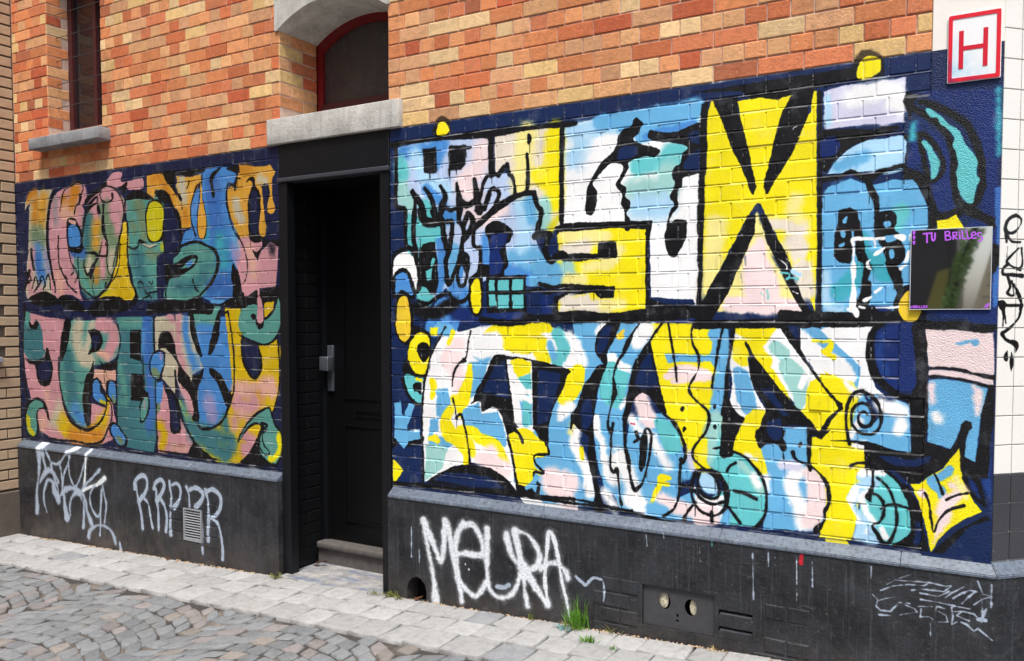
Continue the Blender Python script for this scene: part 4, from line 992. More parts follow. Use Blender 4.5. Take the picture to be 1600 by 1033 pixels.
TILETAG = '''1l k 1 v:53,1947,12 30,1926,14 27,1894,20 55,1885,12 83,1902,10 98,1935,10 78,1951,14 53,1948,12
1l k 1 v:27,1894,23 32,1852,14
1l k 1 v:31,1881,16 56,1855,12 97,1853,10
1l k 1 v:90,1830,8 58,1803,12 35,1777,12 68,1757,10 100,1748,12
1l k 1 v:37,1835,4 34,1796,6
1l k 1 v:43,1770,14 19,1750,12 20,1730,16 69,1728,14 109,1725,20
1l k 1 v:102,1830,12 108,1771,10 92,1751,8
1l k 1 v:40,1724,16 54,1685,14 43,1659,14 71,1652,10 61,1705,8
1l k 1 v:70,1692,12 95,1653,16 109,1620,12
1l k 1 v:7,1622,20 32,1613,16 72,1613,14 105,1613,12
1l k 1 v:20,1613,39 25,1586,14 25,1534,3
1l k 1 v:28,1599,14 38,1547,6
1l k 1 v:109,1613,20 98,1567,12 59,1527,10 23,1507,16
1l k 1 v:23,1504,20 44,1481,14 89,1464,26 88,1434,3
1l k 1 v:49,1441,5 42,1415,23 47,1402,8
1l k 1 v:68,1434,4 70,1395,24 69,1362,3'''
MIRRORTEXT = '''1k w 0 6:918,1894 945,1895
1k w 0 6:931,1893 932,1859
1l w 0 6:948,1897 949,1873 954,1866 959,1873 960,1894
1l w 0 5:995,1899 997,1866
1l w 0 5:995,1897 1008,1898 1010,1887 997,1883 1013,1879 1013,1868 997,1866
1l w 0 5:1022,1893 1024,1867
1l w 0 5:1022,1893 1034,1893 1034,1882 1024,1880 1037,1868
1k w 0 5:1045,1885 1047,1868
1k w 0 5:1044,1894 1045,1892
1k w 0 5:1053,1900 1057,1868 1068,1868
1k w 0 5:1068,1900 1075,1867 1084,1870
1l w 0 5:1086,1878 1100,1882 1095,1892 1086,1885 1090,1869 1102,1870
1l w 0 5:1119,1888 1108,1887 1108,1877 1122,1870 1121,1860 1109,1857
1l w 0 4:882,1906 885,1900 888,1905 884,1893 881,1904
1l w 0 4:883,1887 885,1881 888,1886 885,1874 882,1885
1l w 0 4:883,1867 885,1861 888,1866 885,1854 882,1866
1l w 0 3:877,1610 879,1607 883,1610 879,1605
1k w 0 3:887,1613 887,1605 892,1607 888,1609 892,1612 887,1613
1k w 0 3:895,1605 895,1613 900,1612 896,1609 901,1605
1k w 0 3:904,1613 904,1605
1k w 0 3:909,1613 909,1605 913,1605
1k w 0 3:917,1613 917,1605 921,1605
1k w 0 3:929,1613 925,1613 925,1605 929,1605
1k w 0 3:925,1609 928,1609
1k w 0 3:937,1613 933,1612 937,1608 933,1605
1l w 0 4:1135,1605 1143,1615 1152,1619
1l w 0 4:1144,1600 1146,1610 1152,1614'''
def parse(txt):
    out = []
    for ln in txt.strip().split('\n'):
        h, b = ln.split(':'); h = h.split()
        pts = [[float(a)/1000 for a in t.split(',')] for t in b.split()]
        w = None if len(h) < 4 or h[3] == 'v' else float(h[3])/1000
        out.append((int(h[0][0]), h[0][1], h[1], float(h[2])/1000, pts, w))
    return out
def catmull(P, closed, n=6):
    P = np.asarray(P, float); N = len(P)
    if N < 3: return P
    out = []; t = np.linspace(0, 1, n, endpoint=False)[:, None]
    for i in range(N if closed else N-1):
        if closed: a, b, c, d = P[(i-1) % N], P[i], P[(i+1) % N], P[(i+2) % N]
        else: a, b, c, d = P[max(i-1, 0)], P[i], P[i+1], P[min(i+2, N-1)]
        out.append(.5*(2*b+(c-a)*t+(2*a-5*b+4*c-d)*t*t+(3*b-a-3*c+d)*t**3))
    out = np.vstack(out)
    return out if closed else np.vstack([out, P[-1:]])
def draw(img, typ, c4, soft, pts, rad, wob, alpha=1.):
    H, W = img.shape[:2]; fill = typ in 'ps'
    if fill: Q = catmull(pts, True) if typ == 's' else np.asarray(pts, float); R = None; m = soft+4
    else:
        A = np.c_[np.asarray(pts, float), rad]
        if typ == 'l': A = catmull(A, False)
        Q = A[:, :2]; R = np.maximum(A[:, 2], .3); m = R.max()+soft+4
    x0, y0 = np.floor(Q.min(0)-m).astype(int); x1, y1 = np.ceil(Q.max(0)+m).astype(int)
    x0 = max(x0, 0); y0 = max(y0, 0); x1 = min(x1, W); y1 = min(y1, H)
    if x1 <= x0 or y1 <= y0: return
    X, Y = np.meshgrid(np.arange(x0, x1, dtype=np.float32)+.5, np.arange(y0, y1, dtype=np.float32)+.5)
    D = np.full(X.shape, 1e9, np.float32); ins = np.zeros(X.shape, bool); n = len(Q)
    for i in range(n if fill else n-1):
        A_, B_ = Q[i], Q[(i+1) % n]; d = B_-A_; L = max((d*d).sum(), 1e-9)
        t = np.clip(((X-A_[0])*d[0]+(Y-A_[1])*d[1])/L, 0, 1).astype(np.float32)
        ds = np.hypot(X-A_[0]-t*d[0], Y-A_[1]-t*d[1])
        if fill:
            if A_[1] != B_[1]: ins ^= ((A_[1] > Y) != (B_[1] > Y)) & (X < (B_[0]-A_[0])*(Y-A_[1])/(B_[1]-A_[1])+A_[0])
        else: ds = ds-(R[i]+(R[i+1]-R[i])*t)
        D = np.minimum(D, ds)
    if fill: D = np.where(ins, -D, D)
    D = D+wob[y0:y1, x0:x1]*(1+soft*.15)
    a = np.clip(.5-D/max(soft, 1.2), 0, 1)
    if soft > 2: a = a*a*(3-2*a)
    a = a[..., None]*alpha
    img[y0:y1, x0:x1] = img[y0:y1, x0:x1]*(1-a)+np.array(c4, np.float32)*a
def smooth_noise(H, W, cell, seed):
    g = np.random.default_rng(seed).normal(size=(H//cell+3, W//cell+3)).astype(np.float32)
    y = np.arange(H)/cell; x = np.arange(W)/cell; yi = y.astype(int); xi = x.astype(int)
    fy = (y-yi)[:, None]; fx = (x-xi)[None]; fy = fy*fy*(3-2*fy); fx = fx*fx*(3-2*fx)
    a = g[yi][:, xi]; b = g[yi][:, xi+1]; c = g[yi+1][:, xi]; d = g[yi+1][:, xi+1]
    return (a*(1-fx)+b*fx)*(1-fy)+(c*(1-fx)+d*fx)*fy
def paint(name, txt, x0, x1, z0, z1, ppm, clear_above=None, vivid=1.0):
    W = int((x1-x0)*ppm); H = int((z1-z0)*ppm)
    img = np.zeros((H, W, 4), np.float32)
    wob = smooth_noise(H, W, 14, 3)*.5+smooth_noise(H, W, 5, 4)*.35
    hazed = False; shapes = sorted(parse(txt), key=lambda s: s[0]); cleared = clear_above is None
    if name.startswith('spray'):        # overspray halo of the fat white tag
        for lay, typ, c, soft, pts, w in shapes:
            if c in 'We' and lay == 1:
                P2 = [((p[0]-x0)*ppm, (p[1]-z0)*ppm) for p in pts]
                rad = [(p[2] if w is None and len(p) > 2 else (w or .01))*ppm/2 for p in pts]
                if max(rad) > 3: draw(img, typ, (*[v/255 for v in PAL[c]], 1), .05*ppm, P2, [r*1.1 for r in rad], wob, .22 if c == 'W' else .12)
    for lay, typ, c, soft, pts, w in shapes:
        if name.startswith('mural') and lay >= 4 and not hazed:      # overspray fog and a few drips of the black outlines
            hazed = True; rd = random.Random(5)
            for l2, t2, c2, s2, p2, w2 in shapes:
                if l2 == 4 and c2 in ('k', 'k1') and t2 in 'lk':
                    Q2 = [((p[0]-x0)*ppm, (p[1]-z0)*ppm) for p in p2]; r2 = [(p[2] if w2 is None and len(p) > 2 else (w2 or .01))*ppm/2 for p in p2]
                    draw(img, t2, (.05, .055, .07, 1), .028*ppm, Q2, r2, wob, .17)
                    if max(r2) > 2.2 and rd.random() < .45:
                        q = rd.choice(Q2); L_ = rd.uniform(.015, .06)*ppm
                        draw(img, 'k', (.04, .045, .06, 1), .8, [q, (q[0]+rd.uniform(-.6, .6), q[1]-max(r2)-L_)], [1.0, .55], wob*0, .9)
        if not cleared and lay >= 6:
            r0 = int((clear_above-z0)*ppm); img[r0:] = 0; cleared = True
            rs = random.Random(11); xq = x0
            while xq < x1:                       # ragged pale edge where the masking stopped
                L_ = rs.uniform(.02, .22); xw = [xq+L_*t for t in (0, .33, .66, 1)]
                if rs.random() < .62: draw(img, 'l', (.86, .88, .92, 1), .002*ppm, [((a_-x0)*ppm, (clear_above-z0+rs.gauss(-.001, .0016))*ppm) for a_ in xw], [rs.uniform(.0006, .0022)*ppm for _ in xw], wob, .85)
                xq += L_+rs.uniform(.01, .15)
        P2 = [((p[0]-x0)*ppm, (p[1]-z0)*ppm) for p in pts]
        rad = [(p[2] if w is None and len(p) > 2 else (w or .01))*ppm/2 for p in pts]
        draw(img, typ, (*[v/255 for v in PAL[c]], 1), soft*ppm, P2, rad, wob)
    a = img[..., 3:4]
    rgb = np.where(a > .001, img[..., :3]/np.maximum(a, .001), 0)
    im = bpy.data.images.new(name, W, H, alpha=True)
    im.pixels.foreach_set(np.concatenate([rgb, a], 2).astype(np.float32).ravel()); im.update(); im.pack()
    return im, (x0, x1, z0, z1)
IMG_MURAL = paint('mural paint', MURAL, -5.47, 1.21, .56, 2.70, 420, clear_above=2.6)
IMG_PLINTH = paint('spray tags on the plinth', PLINTH, -5.47, 1.25, -.2, .66, 420)
IMG_TILE = paint('black tag on the tiles', TILETAG, -.05, .40, 1.0, 2.2, 500)

# ------------------------------------------------------------------ node materials
class NT:
    def __init__(s, name):
        s.m = bpy.data.materials.new(name); s.m.use_nodes = True; s.t = s.m.node_tree; s.N = s.t.nodes; s.L = s.t.links
        s.p = s.N['Principled BSDF']
    def n(s, t, **k):
        o = s.N.new(t)
        for a, b in k.items(): setattr(o, a, b)
        return o
    def lk(s, a, b): s.L.new(a, b)
    def val(s, sock, v):
        if hasattr(v, 'is_output') or isinstance(v, bpy.types.NodeSocket): s.lk(v, sock)
        else: sock.default_value = v
    def noise(s, vec, scale, detail=4, rough=.55, out='Fac'):
        o = s.n('ShaderNodeTexNoise'); o.inputs['Scale'].default_value = scale; o.inputs['Detail'].default_value = detail; o.inputs['Roughness'].default_value = rough
        if vec is not None: s.lk(vec, o.inputs['Vector'])
        return o.outputs[out]
    def rng(s, v, a, b, c=0., d=1.):
        o = s.n('ShaderNodeMapRange'); s.lk(v, o.inputs[0])
        for i, x in enumerate((a, b, c, d)): o.inputs[i+1].default_value = x
        return o.outputs[0]
    def mix(s, f, a, b, mode='MIX'):
        o = s.n('ShaderNodeMix', data_type='RGBA', blend_type=mode)
        s.val(o.inputs[0], f)
        for i, x in ((6, a), (7, b)):
            if isinstance(x, tuple): o.inputs[i].default_value = (*x[:3], 1)
            else: s.lk(x, o.inputs[i])
        return o.outputs[2]
    def math(s, op, a, b=0.):
        o = s.n('ShaderNodeMath', operation=op); s.val(o.inputs[0], a); s.val(o.inputs[1], b); return o.outputs[0]
    def scale(s, vec, v):
        o = s.n('ShaderNodeVectorMath', operation='MULTIPLY'); s.lk(vec, o.inputs[0]); o.inputs[1].default_value = v; return o.outputs[0]
    def bump(s, h, strength, dist):
        o = s.n('ShaderNodeBump'); o.inputs['Strength'].default_value = strength; o.inputs['Distance'].default_value = dist; s.lk(h, o.inputs['Height']); s.lk(o.outputs[0], s.p.inputs['Normal'])
    def coord(s, ob=None):
        o = s.n('ShaderNodeTexCoord'); o.object = ob; return o.outputs['Object']
    def image(s, spec, vec):
        im, (x0, x1, z0, z1) = spec
        sp = s.n('ShaderNodeSeparateXYZ'); s.lk(vec, sp.inputs[0])
        u = s.rng(sp.outputs['X'], x0, x1); v = s.rng(sp.outputs['Z'], z0, z1)
        for q in (u, v): q.node.clamp = False
        cb = s.n('ShaderNodeCombineXYZ'); s.lk(u, cb.inputs[0]); s.lk(v, cb.inputs[1])
        t = s.n('ShaderNodeTexImage'); t.image = im; t.extension = 'CLIP'; t.interpolation = 'Linear'; s.lk(cb.outputs[0], t.inputs[0])
        return t.outputs['Color'], t.outputs['Alpha']
def base(nt, c, rough=.6, spec=.4):
    nt.val(nt.p.inputs['Base Color'], (*c, 1) if isinstance(c, tuple) else c)
    nt.val(nt.p.inputs['Roughness'], rough); nt.p.inputs['Specular IOR Level'].default_value = spec
def simple(name, srgb, rough=.6, spec=.4, var=.18, scale=30, bumpd=.001, metallic=0):
    nt = NT(name); c = s2l([v/255 for v in srgb]); v = nt.coord(); f = nt.noise(v, scale, 5, .6)
    base(nt, nt.mix(f, tuple(x*(1-var) for x in c), tuple(min(1, x*(1+var)) for x in c)), rough, spec)
    nt.p.inputs['Metallic'].default_value = metallic
    if bumpd: nt.bump(nt.noise(v, scale*4, 4), .5, bumpd)
    return nt.m

building = empty('brick_building', (0, 0, 0))
tag(building, 'orange and buff brick corner building with mural band, black plinth and recessed black door', 'building')

def mural_material(name, joint=0., stucco=False):
    nt = NT(name); v = nt.coord(building)
    # the spray paint, slightly worn
    wv = nt.n('ShaderNodeVectorMath', operation='ADD'); jit = nt.noise(v, 40, 3, .5, 'Color')
    off = nt.n('ShaderNodeVectorMath', operation='MULTIPLY_ADD'); nt.lk(jit, off.inputs[0]); off.inputs[1].default_value = (.006, 0, .006); off.inputs[2].default_value = (-.003, 0, -.003)
    nt.lk(v, wv.inputs[0]); nt.lk(off.outputs[0], wv.inputs[1])
    c, a = nt.image(IMG_MURAL, wv.outputs[0])
    patch = nt.rng(nt.noise(v, 3.2, 4, .6), .3, .7, .80, 1.06)
    c = nt.mix(1., c, nt.mix(patch, (0, 0, 0), (1, 1, 1)), 'MULTIPLY')
    # thin, cloudy cover: the coat below shows pale through it
    cloud = nt.rng(nt.noise(v, 9, 5, .65), .55, .8, 0, .12)
    c = nt.mix(cloud, c, (.55, .60, .68))
    speck = nt.rng(nt.noise(v, 210, 2, .5), .73, .76, 0, .55)
    c = nt.mix(speck, c, (.75, .76, .78))
    dirt = nt.rng(nt.noise(nt.scale(v, (14, 14, 2.2)), 2.2, 5, .6), .58, .78, 0, .30)
    c = nt.mix(dirt, c, (.045, .042, .045))
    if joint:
        miss_glint = nt.rng(nt.noise(nt.scale(v, (3, 3, 26)), 2.6, 4, .7), .50, .74, .0, joint)
        c = nt.mix(miss_glint, c, (.55, .55, .58))
    ex = nt.n('ShaderNodeGamma'); ex.inputs[1].default_value = 1.; nt.lk(c, ex.inputs[0])
    base(nt, ex.outputs[0], nt.rng(nt.noise(v, 12, 3), .3, .7, .40, .60), .32)
    h = nt.noise(v, 70 if stucco else 120, 6, .6)
    if stucco:
        vo = nt.n('ShaderNodeTexVoronoi'); vo.inputs['Scale'].default_value = 210; nt.lk(v, vo.inputs['Vector'])
        h = nt.math('ADD', h, nt.rng(vo.outputs['Distance'], 0, .8, .9, 0))
    nt.bump(h, .55 if stucco else .55, .003 if stucco else .0022)
    return nt.m
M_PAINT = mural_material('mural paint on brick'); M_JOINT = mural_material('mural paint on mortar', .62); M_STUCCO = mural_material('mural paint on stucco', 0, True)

def brick_material(name, attr):
    nt = NT(name); v = nt.coord(building)
    if attr: o = nt.n('ShaderNodeVertexColor'); o.layer_name = 'Col'; c = o.outputs['Color']
    else: o = nt.n('ShaderNodeObjectInfo'); c = o.outputs['Color']
    f = nt.math('MULTIPLY', nt.rng(nt.noise(v, 26, 6, .75), .32, .68, .70, 1.2), nt.rng(nt.noise(v, 1.3, 3, .5), .3, .7, .9, 1.08))
    c = nt.mix(1., c, nt.mix(f, (0, 0, 0), (1.0, 1.0, 1.0)), 'MULTIPLY')
    c = nt.mix(nt.rng(nt.noise(v, 60, 4, .6), .62, .75, 0, .35), c, (.62, .40, .22))
    c = nt.mix(nt.rng(nt.noise(nt.scale(v, (1, 1, 1.5)), 5, 5, .7), .56, .82, 0, .6), c, (.16, .10, .07))
    c = nt.mix(nt.rng(nt.noise(v, 150, 2, .5), .70, .72, 0, .8), c, (.78, .70, .62))
    c = nt.mix(nt.rng(nt.noise(v, 190, 2, .5), .74, .76, 0, .8), c, (.05, .04, .04))
    mc, ma = nt.image(IMG_MURAL, v)
    c = nt.mix(nt.math('MULTIPLY', ma, .9), c, mc)
    base(nt, c, .82, .3)
    nt.bump(nt.noise(v, 75, 8, .72), 1, .005)
    return nt.m
M_BRICK = brick_material('fired brick', False); M_BRICKA = brick_material('fired brick joined', True)
def mortar_mat(name, c1, c2):
    nt = NT(name); v = nt.coord(building)
    base(nt, nt.mix(nt.noise(v, 18, 5), s2l(c1), s2l(c2)), .9, .2); nt.bump(nt.noise(v, 220, 5), .9, .002); return nt.m
M_MORTAR = mortar_mat('lime mortar', (.62, .48, .42), (.90, .82, .76))
def weathered(name, a, b, streak=.5):
    nt = NT(name); v = nt.coord(building)
    c = nt.mix(nt.rng(nt.noise(v, 9, 7, .7), .35, .65), a, b)
    c = nt.mix(nt.rng(nt.noise(nt.scale(v, (24, 24, 2)), 2, 6, .7), .52, .72, 0, streak), c, (.13, .125, .12))
    c = nt.mix(nt.rng(nt.noise(v, 110, 4, .7), .60, .70, 0, .5), c, (.16, .15, .14))
    base(nt, c, .85, .25); nt.bump(nt.noise(v, 60, 8, .72), 1, .005); return nt.m
M_STONE = weathered('grey dressed stone', (.40, .385, .36), (.60, .585, .56), .42)
M_SILL = weathered('weathered bluestone', (.19, .20, .215), (.34, .35, .37), .6)
M_CREAM = simple('cream plaster', (236, 232, 226), .7, .3, .05, 10, .002)
def plinth_mat():
    nt = NT('black plinth paint'); v = nt.coord(building)
    sp = nt.n('ShaderNodeSeparateXYZ'); nt.lk(v, sp.inputs[0])
    c = nt.mix(nt.rng(nt.noise(v, 4, 8, .72), .36, .66), (.005, .006, .009), (.034, .037, .045))
    st = nt.rng(nt.noise(nt.scale(v, (40, 20, 1.5)), 2.2, 7, .72), .54, .72, 0, .42)
    c = nt.mix(st, c, (.12, .13, .15))
    lowm = nt.math('MULTIPLY', nt.rng(sp.outputs['Z'], -.05, .24, 1, 0), nt.rng(nt.noise(v, 9, 6, .7), .35, .7, .1, 1))
    c = nt.mix(nt.math('MULTIPLY', lowm, .85), c, (.10, .082, .070))
    c = nt.mix(nt.rng(nt.noise(v, 40, 5, .7), .60, .70, 0, .5), c, (.12, .10, .088))
    c = nt.mix(nt.rng(nt.noise(nt.scale(v, (1, 1, 5)), 5, 7, .75), .62, .70, 0, .35), c, (.20, .20, .21))
    c = nt.mix(nt.rng(nt.noise(v, 120, 2), .75, .77, 0, .8), c, (.5, .5, .5))
    tc, ta = nt.image(IMG_PLINTH, v)
    wear = nt.rng(nt.noise(v, 95, 6, .75), .36, .50, .45, 1)
    c = nt.mix(nt.math('MULTIPLY', ta, wear), c, tc)
    base(nt, c, nt.rng(nt.noise(v, 7, 4), .3, .7, .38, .62), .4)
    nt.bump(nt.noise(v, 38, 8, .7), 1, .007); return nt.m
M_PLINTH = plinth_mat()
def coping_mat():
    nt = NT('worn coping with sky sheen'); v = nt.coord(building)
    c = nt.mix(nt.noise(v, 6, 6, .65), (.065, .085, .12), (.16, .195, .25))  # worn dark paint, coloured paler and bluer because the slope catches the sky
    c = nt.mix(nt.rng(nt.noise(v, 60, 5, .65), .50, .60, 0, .6), c, (.04, .045, .055))
    c = nt.mix(nt.rng(nt.noise(v, 130, 3), .70, .73, 0, .8), c, (.62, .64, .66))
    c = nt.mix(nt.rng(nt.noise(nt.scale(v, (8, 8, 8)), 2.2, 6, .6), .6, .7, 0, .3), c, (.4, .42, .45))
    tc, ta = nt.image(IMG_PLINTH, v); c = nt.mix(ta, c, tc)
    base(nt, c, .42, .5); nt.bump(nt.noise(v, 70, 7, .65), .7, .003); return nt.m
M_COPING = coping_mat()
M_BLACK = simple('black gloss paint', (15, 17, 22), .45, .3, .3, 8, .002)
M_BLACKB = simple('black painted brick', (11, 12, 16), .65, .22, .35, 20, .004)
M_DOOR = simple('black door paint', (6, 7, 9), .45, .25, .2, 6, .0006)
M_METAL = simple('brushed grey metal', (120, 126, 136), .35, .5, .1, 40, .0003, .7)
M_THRESH = simple('worn grey threshold stone', (86, 82, 80), .8, .3, .5, 26, .005)
M_RED = simple('dark red frame paint', (116, 20, 24), .45, .4, .15, 20, .001)
M_DRED = simple('oxblood frame paint', (72, 30, 32), .5, .4, .15, 20, .001)
nt = NT('dusty dark window film'); v = nt.coord(building)
c = nt.mix(nt.noise(nt.scale(v, (9, 9, 1.2)), 2, 4, .6), (.030, .022, .024), (.075, .060, .060)); c = nt.mix(nt.rng(nt.noise(v, 14, 6, .7), .55, .75, 0, .4), c, (.14, .125, .12))
base(nt, c, nt.rng(nt.noise(v, 8, 5), .3, .7, .12, .4), .5); M_CURTAIN = nt.m
M_FOAM = simple('yellowed insulation foam', (214, 208, 182), .95, .05, .12, 60, .006)
M_VENT = simple('dull zinc', (158, 162, 168), .5, .5, .3, 30, .001, .3)
M_VENTP = simple('dark cast plate', (62, 62, 66), .6, .4, .35, 30, .003)
M_DARK = simple('near black', (22, 20, 20), .95, .1, .3, 20, .003)  # near black for vent backs, wall core and the keyhole

# ------------------------------------------------------------------ bricks
def brick_mesh(w, h, bev=.0035, depth=.03, jit=.0012, mat=None, seed=0):
    r = random.Random(seed); hw, hh = w/2, h/2
    j = lambda a: a+r.uniform(-jit, jit)
    V = [(j(-hw+bev), r.uniform(-jit, jit)*.6, j(-hh+bev)), (j(hw-bev), r.uniform(-jit, jit)*.6, j(-hh+bev)), (j(hw-bev), r.uniform(-jit, jit)*.6, j(hh-bev)), (j(-hw+bev), r.uniform(-jit, jit)*.6, j(hh-bev)),
         (-hw, bev, -hh), (hw, bev, -hh), (hw, bev, hh), (-hw, bev, hh), (-hw, depth, -hh), (hw, depth, -hh), (hw, depth, hh), (-hw, depth, hh)]
    F = [(0, 1, 2, 3), (4, 5, 1, 0), (5, 6, 2, 1), (6, 7, 3, 2), (7, 4, 0, 3), (8, 9, 5, 4), (9, 10, 6, 5), (10, 11, 7, 6), (11, 8, 4, 7)]
    return V, F
HB, CO, JX, JZ = .0975, .075, .005, .0065
_bm = {}
def shared_brick(w, mat, h=CO-JZ, nm='brick'):
    k = (round(w, 4), round(h, 4), mat.name, random.randrange(5) if w in (HB-JX, 2*HB-JX) else random.random())
    if k not in _bm:
        V, F = brick_mesh(w, h, seed=hash(k[3]) if isinstance(k[3], int) else int(k[3]*1e6)); _bm[k] = mesh(nm, V, F, mat)
    return _bm[k]
def rowcut(segs, joints):
    out = []
    for a, b in segs:
        js = [a]+[j for j in joints if a+.028 < j < b-.028]+[b]
        out += [(js[i], js[i+1]) for i in range(len(js)-1)]
    return out
BC_ = [((214, 128, 84), 5), ((222, 146, 100), 5), ((198, 100, 62), 4), ((186, 84, 54), 2.5), ((230, 182, 128), 5), ((238, 206, 158), 3), ((226, 196, 128), 2), ((170, 92, 62), 1), ((208, 156, 118), 2)]
BC = [((216, 136, 88), 5.5), ((220, 150, 102), 5.5), ((208, 118, 76), 4.2), ((194, 98, 64), 1.7), ((226, 170, 120), 5), ((234, 198, 148), 3.4), ((228, 190, 130), 1.8), ((180, 106, 74), .8), ((214, 160, 118), 3.6), ((214, 128, 88), 3.6)]
def brick_color(right=0.):
    c = random.choices([b[0] for b in BC], [b[1]*(1.0) for b in BC])[0]
    k = random.uniform(.92, 1.06); l = s2l([min(1, v/255*k) for v in c]); return (*l, 1)
def size_px(x0, x1, y, z0, z1):
    ps = [project(q) for q in ((x0, y, z0), (x1, y, z0), (x1, y, z1), (x0, y, z1))]
    if any(p is None for p in ps): return 0
    xs = [p[0] for p in ps]; ys = [p[1] for p in ps]
    if max(xs) < 3 or min(xs) > 1597 or max(ys) < 3 or min(ys) > 1030: return 0
    return (max(xs)-min(xs))*(max(ys)-min(ys))
def lay_wall(items, name, stuff_name, parent, mat_obj, mat_stuff, natural, limit=300):
    """items: (x0,x1,z0,z1). The largest in view become objects, the rest one joined mesh"""
    it = sorted(items, key=lambda q: -size_px(q[0], q[1], 0, q[2], q[3]))
    mb = MB(); n = 0
    for x0, x1, z0, z1 in it:
        w = x1-x0-JX; h = z1-z0-JZ; y = random.gauss(-.0008, .0012); cx, cz = (x0+x1)/2, (z0+z1)/2+random.uniform(-.0007, .0007)
        c = brick_color() if natural else None
        if n < limit and size_px(x0, x1, 0, z0, z1) > 60:
            w_ = HB-JX if abs(w-(HB-JX)) < 1e-4 else (2*HB-JX if abs(w-(2*HB-JX)) < 1e-4 else w)
            o = obj(name, shared_brick(w_, mat_obj, h, name), parent, (cx, y, cz)); o.rotation_euler = (random.gauss(0, .006), random.gauss(0, .004), random.gauss(0, .004))
            if natural: o.color = c
            n += 1
        else:
            V, F = brick_mesh(w, h, seed=random.randrange(99999)); mb.add([(v[0]+cx, v[1]+y, v[2]+cz) for v in V], F, c)
    if mb.V: tag(mb.build(stuff_name, mat_stuff, parent), kind='stuff')
def backing(mb, x0, x1, z0, z1, yf=.0035, yb=.3):
    mb.box(x0, x1, yf, yb, z0, z1)
def bed_strips(mb, segs, z, yo=0., yi=.0034):
    """weathered bed joint just under a course whose underside is z"""
    for a, b in segs:
        n = max(1, int((b-a)/.25)); xs = np.linspace(a, b, n+1)
        for i in range(n):
            y1 = -.0004+yo+random.gauss(0, .0006)
            mb.add([(xs[i], y1, z-JZ/2-.0015), (xs[i+1], y1+random.gauss(0, .0004), z-JZ/2-.0015), (xs[i+1], yi, z+JZ/2-.0004), (xs[i], yi, z+JZ/2-.0004)], [(0, 1, 2, 3)])
            mb.add([(xs[i], y1, z-JZ/2-.0015), (xs[i+1], y1, z-JZ/2-.0015), (xs[i+1], yi, z-JZ/2-.0015), (xs[i], yi, z-JZ/2-.0015)], [(3, 2, 1, 0)])
ZT = 2.6; XL = -5.448; DL, DR = -2.61, -1.775
hj = [HB*i for i in range(-60, 14)]; sjA = [HB*(1.5+2*k) for k in range(-30, 8)]; sjN = [HB*(.6+2*k) for k in range(-30, 8)]
# painted band
pw = MB(); items = []
for i in range(27):
    z1 = ZT-CO*i; z0 = z1-CO
    if i == 26: z0 = .621
    rx = .84 if (2.07 < (z0+z1)/2 < 2.43 or 1.26 < (z0+z1)/2 < 1.55) else .935
    segs = [(XL, -2.622), (-1.767, rx)]
    if i < 26: items += [(a, b, z0, z1) for a, b in rowcut(segs, hj if i % 2 == 0 else sjA)]
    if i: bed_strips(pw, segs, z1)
for a, b in ((XL-.03, -2.622), (-1.767, 1.16)): backing(pw, a, b, .60, ZT-.001)
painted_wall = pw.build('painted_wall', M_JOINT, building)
lay_wall(items, 'painted_brick', 'painted_brickwork', painted_wall, M_PAINT, M_PAINT, False)
# natural brick above
ZTOP = 4.55; nw = MB(); items = []
WL, WR, WZ0, WZ1 = -5.0, -4.345, 2.93, 4.15           # left window opening
k = 0
while ZT+CO*(k+1) <= ZTOP+.001:
    z0 = ZT+CO*k; z1 = z0+CO; zc = (z0+z1)/2
    segs = [(XL, WL), (WR, None)] if WZ0-.03 < zc < WZ1 else [(XL, None)]
    out = []
    for a, b in segs:
        if b is not None: out.append((a, b)); continue
        if zc < 2.755: out += [(a, -2.695), (-1.680, .935)]
        elif zc < 3.62: out += [(a, DL if zc < 3.28 else -2.632), (DR, .935)]
        else: out += [(a, .935)]
    items += [(a, b, z0, z1) for a, b in rowcut(out, sjN if k % 2 == 0 else hj)]
    bed_strips(nw, out, z0, .0088, .0108)
    k += 1
for a, b, c, d in ((XL-.03, WL, ZT, ZTOP), (WL, WR, ZT, WZ0-.01), (WL, WR, WZ1, ZTOP), (WR, DL, ZT, ZTOP), (DR, 1.16, ZT, ZTOP), (DL, DR, 3.62, ZTOP)): backing(nw, a, b, c, d, .0060)
natural_wall = nw.build('wall', M_MORTAR, building)
lay_wall(items, 'brick', 'brickwork', natural_wall, M_BRICK, M_BRICKA, True)
# reveals of the two windows
def reveal(xp, y1, za, zb, mat, name, parent, natural, first=0, offs=ZT):
    k = math.ceil((za-offs)/CO-1e-6)
    while offs+CO*(k+1) <= zb+.02:
        z = offs+CO*(k+.5); cuts = [0.002, .19 if k % 2 else .096, y1]
        if y1 < .2: cuts = [0.002, y1-(.05 if k % 2 else 0)]
        for a, b in zip(cuts[:-1], cuts[1:]):
            if b-a < .02: continue
            V, F = brick_mesh(b-a-JX*.8, CO-JZ, seed=k*7+int(a*99)); o = obj(name, mesh(name, V, F, mat), parent, (xp-.001, (a+b)/2, z), math.pi/2)
            if natural: o.color = brick_color()
        k += 1
reveal(DL+.004, .31, 2.76, 3.36, M_BRICK, 'brick', natural_wall, True)
reveal(WL+.004, .165, WZ0, 4.15, M_BRICK, 'brick', natural_wall, True)
reveal(DL+.004, .30, .05, 2.36, M_BLACKB, 'reveal_brick', painted_wall, False)
